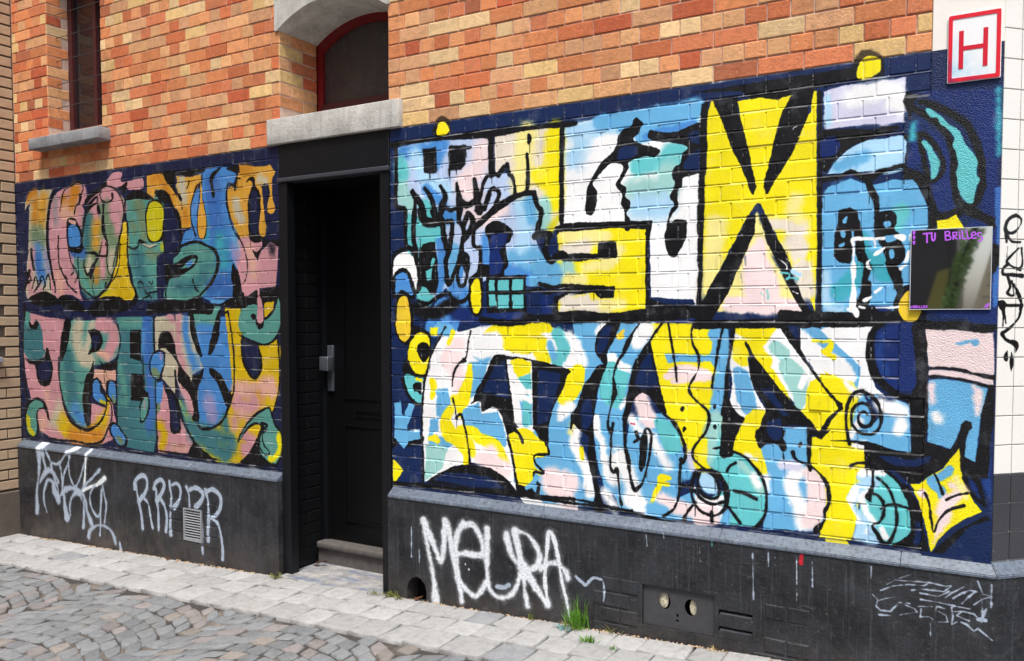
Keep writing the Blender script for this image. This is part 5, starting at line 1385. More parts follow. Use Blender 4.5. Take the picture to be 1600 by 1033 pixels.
# ------------------------------------------------------------------ stucco corner strip
zs = [.618, 1.25, 1.25, 1.55, 1.55, 2.075, 2.075, 2.425, 2.425, 2.594]
xs = [.936, .936, .841, .841, .936, .936, .841, .841, .936, .936]
outer = [(1.18, .618)]+[(1.18, 2.594)]+[(x, z) for x, z in zip(xs[::-1], zs[::-1])]
plate('stucco_strip', outer, [], -.0045, .02, M_STUCCO, building)
plate('plaster_strip', [(.936, 2.597), (1.18, 2.597), (1.18, ZTOP), (.936, ZTOP)], [], -.0035, .02, M_CREAM, building)
# ------------------------------------------------------------------ canted tiled corner
D45 = Vector((math.sqrt(.5), math.sqrt(.5), 0)); N45 = Vector((math.sqrt(.5), -math.sqrt(.5), 0)); CORNER = Vector((1.181, -.002, 0)); CL = 1.25
def canted(mb, s0, s1, d0, d1, z0, z1):
    P = [CORNER+D45*s+N45*d for s, d in ((s0, d1), (s0, d0), (s1, d0), (s1, d1))]
    mb.add([(p.x, p.y, z) for z in (z0, z1) for p in (P[0], P[1], P[2], P[3])], BOXF)
cw = MB(); canted(cw, .0, CL, -.35, -.006, .60, ZTOP)
nt = NT('tile grout'); v = nt.coord(building); base(nt, nt.mix(nt.noise(v, 30), (.33, .33, .33), (.50, .50, .49)), .85, .2); M_GROUT = nt.m
tile_wall = cw.build('tiled_wall', M_GROUT, building)
def tile_mat(name, a, b, rough):
    nt = NT(name); v = nt.coord(building)
    c = nt.mix(nt.noise(v, 2.5, 3), a, b)
    c = nt.mix(nt.rng(nt.noise(v, 90, 3, .6), .66, .72, 0, .35), c, (.30, .29, .27))
    mp = nt.n('ShaderNodeVectorMath', operation='SUBTRACT'); nt.lk(v, mp.inputs[0]); mp.inputs[1].default_value = tuple(CORNER)
    rot = nt.n('ShaderNodeVectorRotate', rotation_type='Z_AXIS'); rot.inputs['Angle'].default_value = -math.pi/4; nt.lk(mp.outputs[0], rot.inputs['Vector'])
    tc, ta = nt.image(IMG_TILE, rot.outputs[0]); c = nt.mix(ta, c, tc)
    base(nt, c, rough, .5); nt.bump(nt.noise(v, 14, 3), .15, .002); return nt.m
M_TW = tile_mat('white glazed tile', (.74, .73, .70), (.84, .83, .80), .16); M_TB = tile_mat('charcoal glazed tile', (.035, .037, .045), (.06, .062, .072), .22)
TP = .1120; js = [0, .082]; 
while js[-1] < CL: js.append(js[-1]+.148)
tmesh = {}
r_i = -3
while .967+TP*(r_i+1) < 4.3:
    z = .967+TP*(r_i+.5)
    for a, b in zip(js[:-1], js[1:]):
        b = min(b, CL); w = b-a
        key = (round(w, 3), r_i < 0)
        if key not in tmesh:
            V, F = brick_mesh(w-.0042, TP-.0042, bev=.0012, depth=.008, jit=.0002); tmesh[key] = mesh('tile', V, F, M_TB if r_i < 0 else M_TW)
        p = CORNER+D45*((a+b)/2)+N45*.0
        o = obj('tile', tmesh[key], tile_wall, (p.x, p.y, z), math.pi/4); o.rotation_euler[0] = random.gauss(0, .003); o.rotation_euler[1] = 0
    r_i += 1
# ------------------------------------------------------------------ coping (sloping ledge) and plinth
def coping(p0, p1, parent=building):
    """p0,p1: (inner xy, outer xy)"""
    V = []
    for (ix, iy), (ox, oy) in (p0, p1): V += [(ix, iy, .628), (ox, oy, .588), (ox, oy, .574), (ix, iy, .574)]
    F = [(0, 1, 5, 4), (1, 2, 6, 5), (2, 3, 7, 6), (3, 0, 4, 7), (3, 2, 1, 0), (4, 5, 6, 7)]
    bm = bmesh.new(); bv = [bm.verts.new(q) for q in V]
    for f in F: bm.faces.new([bv[i] for i in f])
    bmesh.ops.recalc_face_normals(bm, faces=bm.faces[:])
    bmesh.ops.bevel(bm, geom=bm.edges[:], offset=.003, segments=2, affect='EDGES')
    me = bpy.data.meshes.new('coping_stone'); bm.to_mesh(me); bm.free(); me.materials.append(M_COPING); return obj('coping_stone', me, parent)
OY = -.046
for a, b in ((-5.446, -4.384), (-4.382, -3.43), (-3.428, -2.622)): coping(((a, .004), (a, OY)), ((b, .004), (b, OY)))
for a, b in ((-1.765, -.787), (-.785, .12), (.122, .86)): coping(((a, .004), (a, OY)), ((b, .004), (b, OY)))
mi = CORNER+Vector((.0, 0, 0)); mo = (1.18+.019, OY)
coping(((.862, .004), (.862, OY)), ((1.178, .004), mo))
e0 = CORNER+D45*CL
coping(((1.178, .004), mo), ((e0.x, e0.y), (e0.x+N45.x*.046, e0.y+N45.y*.046)))
def ring(cx, cz, rx, rz, n=14, a0=0): return [(cx+rx*math.cos(a0+2*math.pi*i/n), cz+rz*math.sin(a0+2*math.pi*i/n)) for i in range(n)]
def rect(a, b, c, d): return [(a, c), (b, c), (b, d), (a, d)]
PY = -.041
arch = [(-1.632, -.02), (-1.502, -.02), (-1.500, .08), (-1.512, .125), (-1.54, .15), (-1.568, .158), (-1.6, .148), (-1.625, .12), (-1.634, .08)]
plinth_r = plate('plinth', [(-1.766, -.3), (1.199, -.3), (1.199, .575), (-1.766, .575)], [arch, rect(-.244, .102, .137, .330), rect(.122, .274, .250, .274), rect(.122, .274, .176, .199)], PY, .055, M_PLINTH, building)
plinth_l = plate('plinth', [(-5.446, -.3), (-2.6225, -.3), (-2.6225, .575), (-5.446, .575)], [rect(-3.507, -3.313, .103, .328)], PY, .055, M_PLINTH, building)
pb = MB(); pb.box(-5.446, -2.63, .055, .3, -.3, .60); pb.box(-1.76, 1.15, .055, .3, -.3, .60); pb.build('plinth_core', M_DARK, building)
cp = MB(); P_ = [(1.199, PY), (e0.x+N45.x*.041, e0.y+N45.y*.041), (e0.x-N45.x*.3, e0.y-N45.y*.3), (1.05, .08)]
cp.add([(x, y, z) for z in (-.3, .575) for x, y in P_], [(0, 1, 5, 4), (1, 2, 6, 5), (2, 3, 7, 6), (3, 0, 4, 7), (4, 5, 6, 7)]); cp.build('plinth', M_PLINTH, building)
# black bricks that show low on the right plinth
for k in range(4):
    z0 = .045+.0735*k; js_ = [-.50+.097*i+(.048 if k % 2 else 0) for i in range(0, 12, 1)] if k % 2 else [-.50+.194*i for i in range(0, 6)]
    for a, b in zip(js_[:-1], js_[1:]):
        if b > .57 or (a < .11 and b > -.25) or (a < .29 and b > .115 and k >= 1): continue
        V, F = brick_mesh(b-a-.008, .064, bev=.004, depth=.01, jit=.003, seed=k*31+int(a*100)); o = obj('plinth_brick', mesh('plinth_brick', V, F, M_PLINTH), plinth_r, ((a+b)/2, PY-.004, z0+.0367))
for k in range(4):
    z0 = .085+.073*k
    for a, b in ((-3.66, -3.515), (-3.305, -3.17)):
        V, F = brick_mesh(b-a, .064, bev=.004, depth=.01, jit=.002, seed=k*5+int(a*10)); obj('plinth_brick', mesh('plinth_brick', V, F, M_PLINTH), plinth_l, ((a+b)/2, PY-.0035, z0+.036))
# vertical panel joints and rat hole crumbs
# vent cover with two round holes
cov = plate('vent_cover', rect(-.242, .100, .139, .328), [ring(-.139, .262, .030, .039), ring(-.012, .252, .030, .039), ring(-.075, .205, .006, .009, 8), rect(-.082, -.068, .176, .186)], PY+.013, PY+.019, M_VENTP, building)
for cx, cz, dx in ((-.139, .262, -.006), (-.012, .252, .010)):
    V = []; F = []; n = 14; R = random.Random(int(cx*1000))
    for r_ in (0, .5, 1.):
        for i in range(n): V.append((cx+dx+.027*r_*math.cos(2*math.pi*i/n)*(1 if math.cos(2*math.pi*i/n)*dx > 0 else .75), PY+.024+.006*r_+R.uniform(-.0015, .0015), cz+.038*r_*math.sin(2*math.pi*i/n)))
    for a in range(2):
        for i in range(n): F.append((a*n+i, a*n+(i+1) % n, (a+1)*n+(i+1) % n, (a+1)*n+i))
    obj('foam_plug', mesh('foam_plug', V, F, M_FOAM), cov)
for z in (.250, .176):      # chipped sills of the two slots
    bevbox('slot_sill', .124, .272, PY+.012, .04, z-.002, z+.006, .002, M_VENT, plinth_r, 1)
# louvred vent on the left plinth
fr = plate('vent_grille', rect(-3.500, -3.320, .108, .322), [rect(-3.488, -3.332, .120, .312)], PY-.004, PY+.012, M_VENT, building)
for i in range(11):
    z = .124+.0172*i
    mb = MB(); mb.add([(-3.489, PY+.008, z+.006), (-3.331, PY+.008, z+.006), (-3.331, PY-.001, z), (-3.489, PY-.001, z), (-3.489, PY+.008, z+.0045), (-3.331, PY+.008, z+.0045), (-3.331, PY-.001, z-.0015), (-3.489, PY-.001, z-.0015)], BOXF)
    mb.build('slat', M_VENT, fr)
mb = MB(); mb.box(-3.499, -3.321, PY+.03, PY+.034, .11, .32); mb.build('back', M_DARK, fr)

# ------------------------------------------------------------------ doorway
nt = NT('doorway slab'); v = nt.coord(building)
c = nt.mix(nt.rng(nt.noise(v, 14, 8, .75), .34, .66), (.17, .165, .16), (.42, .41, .40)); c = nt.mix(nt.rng(nt.noise(nt.scale(v, (2, 7, 2)), 2.4, 5, .65), .46, .66, 0, .75), c, (.10, .14, .23))
base(nt, c, .8, .3); nt.bump(nt.noise(v, 70, 8, .7), 1, .005); M_SLAB = nt.m
door_frame = MB(); door_frame.box(DL-.008, -2.548, -.008, .05, .0, 2.374); door_frame.box(-1.833, DR+.006, -.008, .05, .0, 2.374); 
dfm = door_frame.build('door_surround', M_BLACK, building)
bevbox('beam', DL-.012, DR+.008, -.020, .06, 2.376, 2.402, .004, simple('worn black edge', (58, 60, 68), .4, .5, .2, 20, .001), dfm, 2)
bevbox('head_panel', DL-.008, DR+.006, -.006, .30, 2.404, 2.598, .004, M_BLACK, dfm, 1)
mb = MB(); mb.box(DL-.02, DL-.002, .05, .36, .0, 2.376); mb.box(DR+.002, DR+.02, .05, .36, 0, 2.376); mb.box(DL-.02, DR+.02, .06, .36, 2.376, 2.40)
mb.build('reveal_lining', M_BLACK, dfm)
bevbox('slab', -2.60, -1.79, -.065, .285, -.10, .012, .006, M_SLAB, building, 2)
st = bevbox('threshold', -2.602, -1.785, .245, .36, .105, .150, .018, M_THRESH, building, 3)
mb = MB(); mb.box(-2.60, -1.787, .268, .36, .0, .106); mb.build('riser', M_THRESH, st)
# door
dr = MB(); dr.box(-2.60, -1.787, .335, .38, .15, 2.376)
door = dr.build('door', M_DOOR, building)
def moulding(x0, x1, z0, z1, w=.012, y=.327):
    m_ = MB()
    m_.box(x0, x1, y, .336, z0, z0+w); m_.box(x0, x1, y, .336, z1-w, z1); m_.box(x0, x0+w, y, .336, z0+w, z1-w); m_.box(x1-w, x1, y, .336, z0+w, z1-w); return m_.build('moulding', M_DOOR, door)
mb = MB(); mb.box(-2.60, -2.565, .318, .336, .15, 2.37); mb.build('door_frame', M_BLACK, door)
moulding(-2.335, -1.90, .949, 1.0); moulding(-2.43, -1.86, .28, .90); moulding(-2.43, -1.86, 1.06, 2.25)
hd = bevbox('handle', -2.558, -2.508, .318, .335, 1.105, 1.395, .004, M_METAL, door, 2)
bevbox('knob', -2.572, -2.500, .262, .318, 1.235, 1.325, .006, M_METAL, hd, 2)
mb = MB(); V, F = tube([(-2.533, .3170, 1.19), (-2.533, .3176, 1.19)], .006, 10); mb.add(V, F); mb.build('keyhole', M_DARK, hd)
# ------------------------------------------------------------------ stone lintel, arch and window over the door
bevbox('lintel_stone', -2.693, -1.682, -.026, .30, 2.602, 2.752, .005, M_STONE, building, 2)
V = [(-2.61, .02, 2.7535), (-1.777, .02, 2.7535), (-1.777, .345, 2.80), (-2.61, .345, 2.80), (-2.61, .02, 2.75), (-1.777, .02, 2.75), (-1.777, .345, 2.75), (-2.61, .345, 2.75)]
obj('sloping_sill', mesh('sloping_sill', V, BOXF, M_STONE), building)
cx = (DL+DR)/2; hw = (DR-DL)/2; rise = .125; Rr = (hw*hw+rise*rise)/(2*rise); zc0 = 3.272+rise-Rr
ac = [(cx+hw*t, zc0+math.sqrt(Rr*Rr-(hw*t)**2)) for t in np.linspace(-1, 1, 13)]
zt_ = 3.62
for i, (a, b) in enumerate(zip(range(0, 12, 4), range(4, 13, 4))):       # three voussoir blocks
    lo = ac[a:b+1]; x0 = -2.632 if a == 0 else lo[0][0]+.0015; x1 = -1.756 if b == 12 else lo[-1][0]-.0015
    poly = [(x0, lo[0][1])]+[(p[0], p[1]) for p in lo[1:-1]]+[(x1, lo[-1][1]), (x1+(0 if b == 12 else .03*(i-.0)), zt_), (x0+(0 if a == 0 else -.03*(2-i)+.0), zt_)]
    if a == 0: poly[0] = (-2.632, lo[0][1]); poly.insert(1, lo[0])
    if b == 12: poly.insert(len(poly)-3, lo[-1]); 
    plate('arch_stone', poly, [], -.012, .33, M_STONE, building)
win = MB(); fw = .045
ic = [(cx+(hw-fw)*t, zc0-fw+math.sqrt(Rr*Rr-(hw*t)**2)) for t in np.linspace(-1, 1, 13)]
outerw = [(DL, 2.76), (DR, 2.76)]+ac[::-1]; innerw = [(DL+fw, 2.87), (DR-fw, 2.87)]+ic[::-1]
wf = plate('window', outerw, [innerw], .315, .36, M_RED, building)
mb = MB(); mb.box(DL+fw*.9, DR-fw*.9, .306, .315, 2.80, 2.90); mb.build('bottom_rail', M_DRED, wf)
plate('pane', [(p[0]*1, p[1]) for p in innerw], [], .338, .344, M_CURTAIN, wf)
bk = MB(); bk.box(-5.40, 1.05, .36, .40, -.3, ZTOP); bk.build('inner_leaf', M_DARK, building)
# ------------------------------------------------------------------ left window
bevbox('window_sill', -5.085, -4.250, -.098, .02, 2.800, 2.880, .006, M_SILL, building, 2)
V = [(-5.085, -.09, 2.8805), (-4.25, -.09, 2.8805), (-4.25, .19, 2.932), (-5.085, .19, 2.932), (-5.085, -.09, 2.86), (-4.25, -.09, 2.86), (-4.25, .19, 2.86), (-5.085, .19, 2.86)]
V = [((-5.0 if v[1] > 0 and v[0] < -5 else (-4.345 if v[1] > 0 else v[0])), v[1], v[2]) for v in V]
obj('sill_slope', mesh('sill_slope', V, BOXF, M_SILL), building)
wl = plate('window', rect(WL, WR, 2.93, 4.16), [rect(WL+.05, (WL+WR)/2-.02, 2.99, 4.10), rect((WL+WR)/2+.02, WR-.05, 2.99, 4.10)], .165, .215, M_DRED, building)
for a, b in ((WL+.05, (WL+WR)/2-.02), ((WL+WR)/2+.02, WR-.05)): plate('pane', rect(a, b, 2.99, 4.10), [], .188, .194, simple('dark window glass', (34, 30, 34), .12, .6, .3, 3, 0), wl)
for z in (3.13, 3.30, 3.47, 3.64, 3.81):
    mb = MB(); V, F = tube([(WL+.002, .075, z), ((WL+WR)/2, .073, z), (WR-.002, .075, z)], .0026, 6); mb.add(V, F); mb.build('security_bar', M_VENTP, wl)

# ------------------------------------------------------------------ sign
sg = empty('hydrant_sign', (1.08, -.004, 2.462)); tag(sg, 'white enamel sign with red letter H and thick red border, top right', 'sign')
M_WHITE = simple('white enamel', (244, 246, 250), .25, .5, .03, 4, 0)
nt = NT('white enamel with blue overspray'); v = nt.coord(sg); sp = nt.n('ShaderNodeSeparateXYZ'); nt.lk(v, sp.inputs[0])
f = nt.math('MULTIPLY', nt.rng(nt.math('ADD', nt.math('MULTIPLY', sp.outputs['X'], 1.1), sp.outputs['Z']), -.04, .13, 1, 0), nt.rng(nt.noise(v, 22, 3), .3, .7, .1, 1.))
base(nt, nt.mix(f, (.86, .87, .89), (.25, .58, .80)), .25, .5); M_SIGNW = nt.m
nt = NT('red enamel'); v = nt.coord(sg); sp = nt.n('ShaderNodeSeparateXYZ'); nt.lk(v, sp.inputs[0])
f = nt.math('MULTIPLY', nt.rng(nt.math('ADD', sp.outputs['X'], sp.outputs['Z']), -.06, .05, 1, 0), nt.rng(nt.noise(v, 16, 2), .35, .6, 0, 1.))
base(nt, nt.mix(f, (.72, .012, .03), (.05, .02, .11)), .28, .5); M_SIGNR = nt.m
def rrect(x0, x1, z0, z1, r, n=5):
    out = []
    for (cx_, cz_, a0) in ((x1-r, z1-r, 0), (x0+r, z1-r, 90), (x0+r, z0+r, 180), (x1-r, z0+r, 270)):
        for i in range(n): a = math.radians(a0+90*i/(n-1)); out.append((cx_+r*math.cos(a), cz_+r*math.sin(a)))
    return out
sx, sh = .0905, .256
plate('plate', rrect(-sx, sx, 0, sh, .006), [], -.007, -.004, M_WHITE, sg)
plate('face', rrect(-sx+.016, sx-.016, .017, sh-.017, .004), [], -.0085, -.0071, M_SIGNW, sg)
plate('border', rrect(-sx+.0025, sx-.0025, .0025, sh-.0025, .006), [rrect(-sx+.0165, sx-.0165, .0175, sh-.0175, .004)], -.0105, -.0072, M_SIGNR, sg)
hm = plate('letter_h', [(-.052, .05), (-.036, .05), (-.036, .118), (.030, .118), (.030, .05), (.046, .05), (.046, .192), (.030, .192), (.030, .134), (-.036, .134), (-.036, .192), (-.052, .192)], [], -.0100, -.0086, simple('red enamel letter', (206, 22, 48), .3, .5, .04, 10, 0), sg)
# ------------------------------------------------------------------ mirror
mr = empty('mirror', (1.015, -.005, 1.597)); tag(mr, 'small frameless mirror tile with TU BRILLES written in purple, stuck on the painted corner', 'mirror')
nt = NT('mirror glass'); base(nt, (.86, .87, .86), .03, .5); nt.p.inputs['Metallic'].default_value = 1; nt.bump(nt.noise(nt.coord(mr), 4, 1), .03, .002)
pl_ = plate('glass', rect(-.139, .139, .003, .311), [], -.0065, -.001, nt.m, mr)
edge = plate('edge', rect(-.1415, .1415, 0.0005, .3135), [rect(-.1392, .1392, .0028, .3112)], -.0075, -.0008, simple('ground glass edge', (200, 206, 212), .3, .5, .05, 30, 0), mr)
M_PURPLE = simple('purple paint marker', (186, 96, 236), .4, .4, .05, 40, 0)
mb = MB()
for lay, typ, c, soft, pts, w in parse(MIRRORTEXT):
    Q = [(p[0], p[1]) for p in pts]; 
    if typ == 'l' and len(Q) > 2: Q = [tuple(q) for q in catmull(Q, False, 4)]
    hwid = max(w or .002, .0012)/2
    for (xa, za), (xb, zb) in zip(Q[:-1], Q[1:]):
        d = Vector((xb-xa, zb-za)); L = d.length
        if L < 1e-6: continue
        d /= L; nx, nz = -d.y*hwid, d.x*hwid; ex_, ez_ = d.x*hwid*.6, d.y*hwid*.6
        P4 = [(xa-ex_+nx, za-ez_+nz), (xb+ex_+nx, zb+ez_+nz), (xb+ex_-nx, zb+ez_-nz), (xa-ex_-nx, za-ez_-nz)]
        yy = -.0072-random.uniform(0, .00025)
        mb.add([(x-1.015, yy, z-1.597) for x, z in P4]+[(x-1.015, -.0066, z-1.597) for x, z in P4], [(0, 1, 2, 3), (7, 6, 5, 4), (0, 4, 5, 1), (1, 5, 6, 2), (2, 6, 7, 3), (3, 7, 4, 0)])
mb.build('lettering', M_PURPLE, mr)

# ------------------------------------------------------------------ ground
def gz(x, y=0): return .035*x+.09
def ground_sheet(name, x0, x1, y0, y1, dz, mat, nx=2, ny=2):
    V = [(x, y, gz(x)+dz) for y in np.linspace(y0, y1, ny) for x in np.linspace(x0, x1, nx)]
    F = [(j*nx+i, j*nx+i+1, (j+1)*nx+i+1, (j+1)*nx+i) for j in range(ny-1) for i in range(nx-1)]
    return tag(obj(name, mesh(name, V, F, mat)), kind='structure')
def ground_mat(name, a, b, c):
    nt = NT(name); v = nt.coord(building)
    k_ = nt.mix(nt.rng(nt.noise(v, 1.6, 5, .6), .50, .68), a, b); k_ = nt.mix(nt.rng(nt.noise(v, 90, 4, .7), .5, .7, 0, .7), k_, c)
    base(nt, k_, .95, .15); nt.bump(nt.noise(v, 160, 5, .7), 1, .004); return nt.m
M_SAND = ground_mat('joint sand and grit', (.055, .05, .048), (.36, .31, .25), (.13, .12, .11))
ground_sheet('ground', -30, 30, -30, 20, -.034, M_SAND)
def stone_mat(name, attr):
    nt = NT(name); v = nt.coord(building)
    if attr: o = nt.n('ShaderNodeVertexColor'); o.layer_name = 'Col'; c = o.outputs['Color']
    else: c = nt.n('ShaderNodeObjectInfo').outputs['Color']
    c = nt.mix(1., c, nt.mix(nt.rng(nt.noise(v, 24, 8, .78), .34, .66, .70, 1.18), (0, 0, 0), (1, 1, 1)), 'MULTIPLY')
    c = nt.mix(nt.rng(nt.noise(v, 120, 4, .7), .55, .72, 0, .4), c, (.50, .48, .46))
    c = nt.mix(nt.rng(nt.noise(v, 5, 5, .65), .56, .78, 0, .35), c, (.30, .27, .235))
    base(nt, c, .78, .3); nt.bump(nt.noise(v, 55, 8, .75), 1, .010); return nt.m
M_SETT = stone_mat('worn sett stone', False); M_SETTA = stone_mat('worn sett stone joined', True)
def sett(quad, gap, h, dome, seed):
    """quad: 4 ground xy corners; returns verts, faces"""
    r = random.Random(seed); c = np.mean(quad, 0); V = []
    for ins, z in ((gap*.5, -.03), (gap*.5, h-dome-.002), (gap*.5+dome*1.3, h-dome*.3), (gap*.5+dome*3.2, h)):
        for q in quad:
            d = np.array(q)-c; L = np.linalg.norm(d); p = c+d*(1-ins*1.3/L)
            V.append((p[0], p[1], gz(p[0])+z+(r.uniform(-.0015, .0015) if z > 0 else 0)))
    F = []
    for a in range(3):
        for i in range(4): F.append((a*4+i, a*4+(i+1) % 4, (a+1)*4+(i+1) % 4, (a+1)*4+i))
    F.append((12, 13, 14, 15)); return V, F
pavement = ground_sheet('pavement', -7.2, 3.6, -.60, -.042, -.028, M_SAND, 2, 2)
rows_y = [-.044, -.205, -.375, -.575]
for ri in range(3):
    x = -7.0+ri*.07
    while x < 3.4:
        w = random.choice((.15, .17, .19, .21, .23)); y1, y0 = rows_y[ri], rows_y[ri+1]
        j = lambda: random.uniform(-.006, .006)
        q = [(x+j(), y0+j()), (x+w+j(), y0+j()), (x+w+j(), y1+(j() if ri else 0)), (x+j(), y1+(j() if ri else 0))]
        if not (ri == 0 and -2.66 < x+w and x < -1.75 and False):
            V, F = sett(q, random.uniform(.006, .016), random.uniform(-.005, .004), .004, random.randrange(9999))
            o = obj('paving_stone', mesh('paving_stone', V, F, M_SETT, True), pavement); g_ = random.uniform(.36, .45); o.color = (g_*.985, g_*.985, g_*.995, 1)
            if random.random() < .03: o.color = (.32, .28, .26, 1)
            if random.random() < .06: o.color = (.29, .30, .32, 1)
        x += w
road = ground_sheet('road', -9, 9, -8.2, -.60, -.011, M_SAND, 2, 2)
cells = []; PU, PV = .100, .093; AW = 1.15
def warp(u, v): t = (u/AW) % 1; return (u, v+.20*(1-(2*t-1)**2))
for iv in range(-2, 88):
    v0 = -.62-PV*iv
    for iu in range(-80, 60):
        u0 = iu*PU+(PU*.5 if iv % 2 else 0)
        q = [warp(u0, v0-PV), warp(u0+PU, v0-PV), warp(u0+PU, v0), warp(u0, v0)]
        q = [(a+random.uniform(-.011, .011), b+random.uniform(-.011, .011)) for a, b in q]
        cy = sum(b for a, b in q)/4; cx_ = sum(a for a, b in q)/4
        if cy > -.625 or cx_ > 6 or cy < -8: continue
        q = [(a, min(b, -.582)) for a, b in q]
        p = project((cx_, cy, gz(cx_))); s = 0
        if p and -20 < p[0] < 1620 and p[1] < 1055: s = p[2]
        cells.append((s, q))
cells.sort(key=lambda c: -c[0]); mb = MB()
def sett_color():
    g_ = random.uniform(.185, .265); t = random.random()
    if t < .07: return (g_*1.14, g_*1.03, g_*.95, 1)
    if t < .2: return (g_*1.1, g_*1.0, g_*1.0, 1)
    return (g_*.95, g_*1.0, g_*1.06, 1)
for i, (s, q) in enumerate(cells):
    V, F = sett(q, random.uniform(.006, .018), random.uniform(-.006, .003), random.uniform(.0025, .0055), i)
    if i < 300 and s > 0:
        o = obj('cobblestone', mesh('cobblestone', V, F, M_SETT, True), road); o.color = sett_color()
    else: mb.add(V, F, sett_color())
tag(mb.build('cobblestones', M_SETTA, road, True), kind='stuff')

# ------------------------------------------------------------------ neighbouring building at the left edge
nb = empty('neighbour_building', (-5.45, -1.5, 0)); tag(nb, 'neighbouring house of narrow tan bricks with dark joints at the far left edge', 'building')
M_NB = simple('tan facing brick', (178, 154, 128), .85, .3, .3, 14, .004); M_NJ = simple('dark raked joint', (84, 76, 68), .95, .1, .2, 30, .002)
def nloc(x, y, z): return (x+5.45, y+1.5, z)
mb = MB(); mb.box(-.6, -.012, -4.8, 1.499, -.3, 10); wallN = mb.build('wall', M_NJ, nb)  # extended and raised out of view to dim the sky on the left
mb2 = MB(); nbm = [mesh('brick', *brick_mesh(.205  , .064, .003, .02, .0012, seed=s), M_NB) for s in range(6)]
NC = .0785; nn = 0
for k in range(int((6.0-.245)/NC)):
    z = .25+NC*(k+.5); y = -.003-(.107 if k % 2 else 0)
    first = True
    if k % 2:
        V, F = brick_mesh(.098  , .064, .003, .02, .0012, seed=k); obj('brick', mesh('brick', V, F, M_NB), wallN, nloc(-5.452, -.053, z), math.pi/2)
    while y > -3.9:
        yc = y-.1025
        inwin = 1.28 < z < 2.75 and -1.25 < yc-.0 < -.16
        if not inwin:
            if y > -.45 and z < 3.9: o = obj('brick', nbm[(k*3+int(-y*10)) % 6], wallN, nloc(-5.452, yc, z), math.pi/2)
            elif z < 4.6:
                V, F = brick_mesh(.205  , .064, .003, .02, .001, seed=k*99+int(-y*50)); mb2.add([(nloc(-5.452-v[1], yc+v[0], z+v[2])) for v in V], F)
        y -= .214
tag(mb2.build('brickwork', M_NB, wallN), kind='stuff')
bevbox('plinth', -.3, .012, -4.8, 1.497, -.3, .238, .006, simple('grey brown render', (98, 88, 82), .9, .2, .4, 6, .006), nb, 1)
bevbox('window_sill', -.1, .045, .35, 1.355, 1.235, 1.275, .004, M_SILL, nb, 1)
mb = MB(); mb.box(-.02, .006, .40, 1.31, 1.276, 1.33); mb.box(-.02, .006, .40, 1.31, 2.66, 2.72); mb.box(-.02, .006, .40, .46, 1.33, 2.66); mb.box(-.02, .006, 1.25, 1.31, 1.33, 2.66)
wn_ = mb.build('window', M_DRED, nb); mb = MB(); mb.box(-.02, -.004, .46, 1.25, 1.33, 2.66); mb.build('pane', M_CURTAIN, wn_)
# ------------------------------------------------------------------ across the street (seen in the mirror)
ob = empty('opposite_building', (0, -9.6, 0)); tag(ob, 'dark fronted building across the street, seen only in the mirror', 'building')
M_OD = simple('dark cladding', (58, 60, 66), .4, .5, .3, 1.5, .002); M_OT = simple('pale stone cladding', (238, 218, 184), .8, .3, .2, 2, .003); M_OG = simple('olive blind', (150, 144, 84), .6, .3, .3, 2, 0)
def bx(name, par, mat, *a): m_ = MB(); m_.box(*a); return m_.build(name, mat, par)
bx('wall', ob, M_OD, -9, .50, -2, 0, -.4, 6.4)
wp = bx('window', ob, M_OD, -.6, .40, -.0, .06, 1.2, 3.4); 
mb = MB(); mb.add([(.0, .065, 1.3), (.26, .065, 1.3), (.42, .065, 2.3), (.26, .065, 2.25), (.0, .07, 1.3), (.26, .07, 1.3), (.42, .07, 2.3), (.26, .07, 2.25)], BOXF); mb.build('blind', M_OG, wp)
ob2 = empty('stone_house', (0, -10.4, 0)); tag(ob2, 'pale stone clad house beside the tree across the street, seen only in the mirror', 'building')
m_ = MB(); m_.add([(.55, -2, 1.2), (.55, 0, 1.2), (9, 0, 1.2), (9, -2, 1.2), (1.9, -2, 6.4), (1.9, 0, 6.4), (9, 0, 6.4), (9, -2, 6.4)], BOXF); m_.box(.56, 9, -2, -.01, -.4, 1.2); w2 = m_.build('wall', M_OT, ob2)
for i in range(30): bx('joint', w2, M_OD, .62+max(0, (.2+i*.17-1.2))*.26, 4, -.0, .006, .2+i*.17, .212+i*.17)
tr = empty('street_tree', (.58, -8.9, 0)); tag(tr, 'slim green street tree across the street, seen only in the mirror', 'tree')
V, F = tube([(-.30, 0, -.1), (-.28, 0, 1.2), (.05, .02, 2.4), (.42, 0, 3.6)], [.07, .05, .04, .015], 8); obj('trunk', mesh('trunk', V, F, simple('bark', (70, 60, 50), .9)), tr)
mb = MB(); R = random.Random(5)
for i in range(1600):
    z = R.uniform(1.3, 4.6); rr = .24*math.sqrt(R.random())*(1-.4*abs(z-3)/1.7); a = R.uniform(0, 6.283); c_ = Vector((rr*.55*math.cos(a)+(z-2.2)*.30, rr*math.sin(a), z)); u_ = Vector((R.gauss(0, 1), R.gauss(0, 1), R.gauss(0, 1))).normalized()*.045; w_ = u_.orthogonal().normalized()*.022
    mb.add([c_-u_, c_+w_, c_+u_, c_-w_], [(0, 1, 2, 3)])
tag(mb.build('crown', simple('tree leaf', (136, 168, 108), .6, .3, .3, 3, 0), tr), kind='stuff')
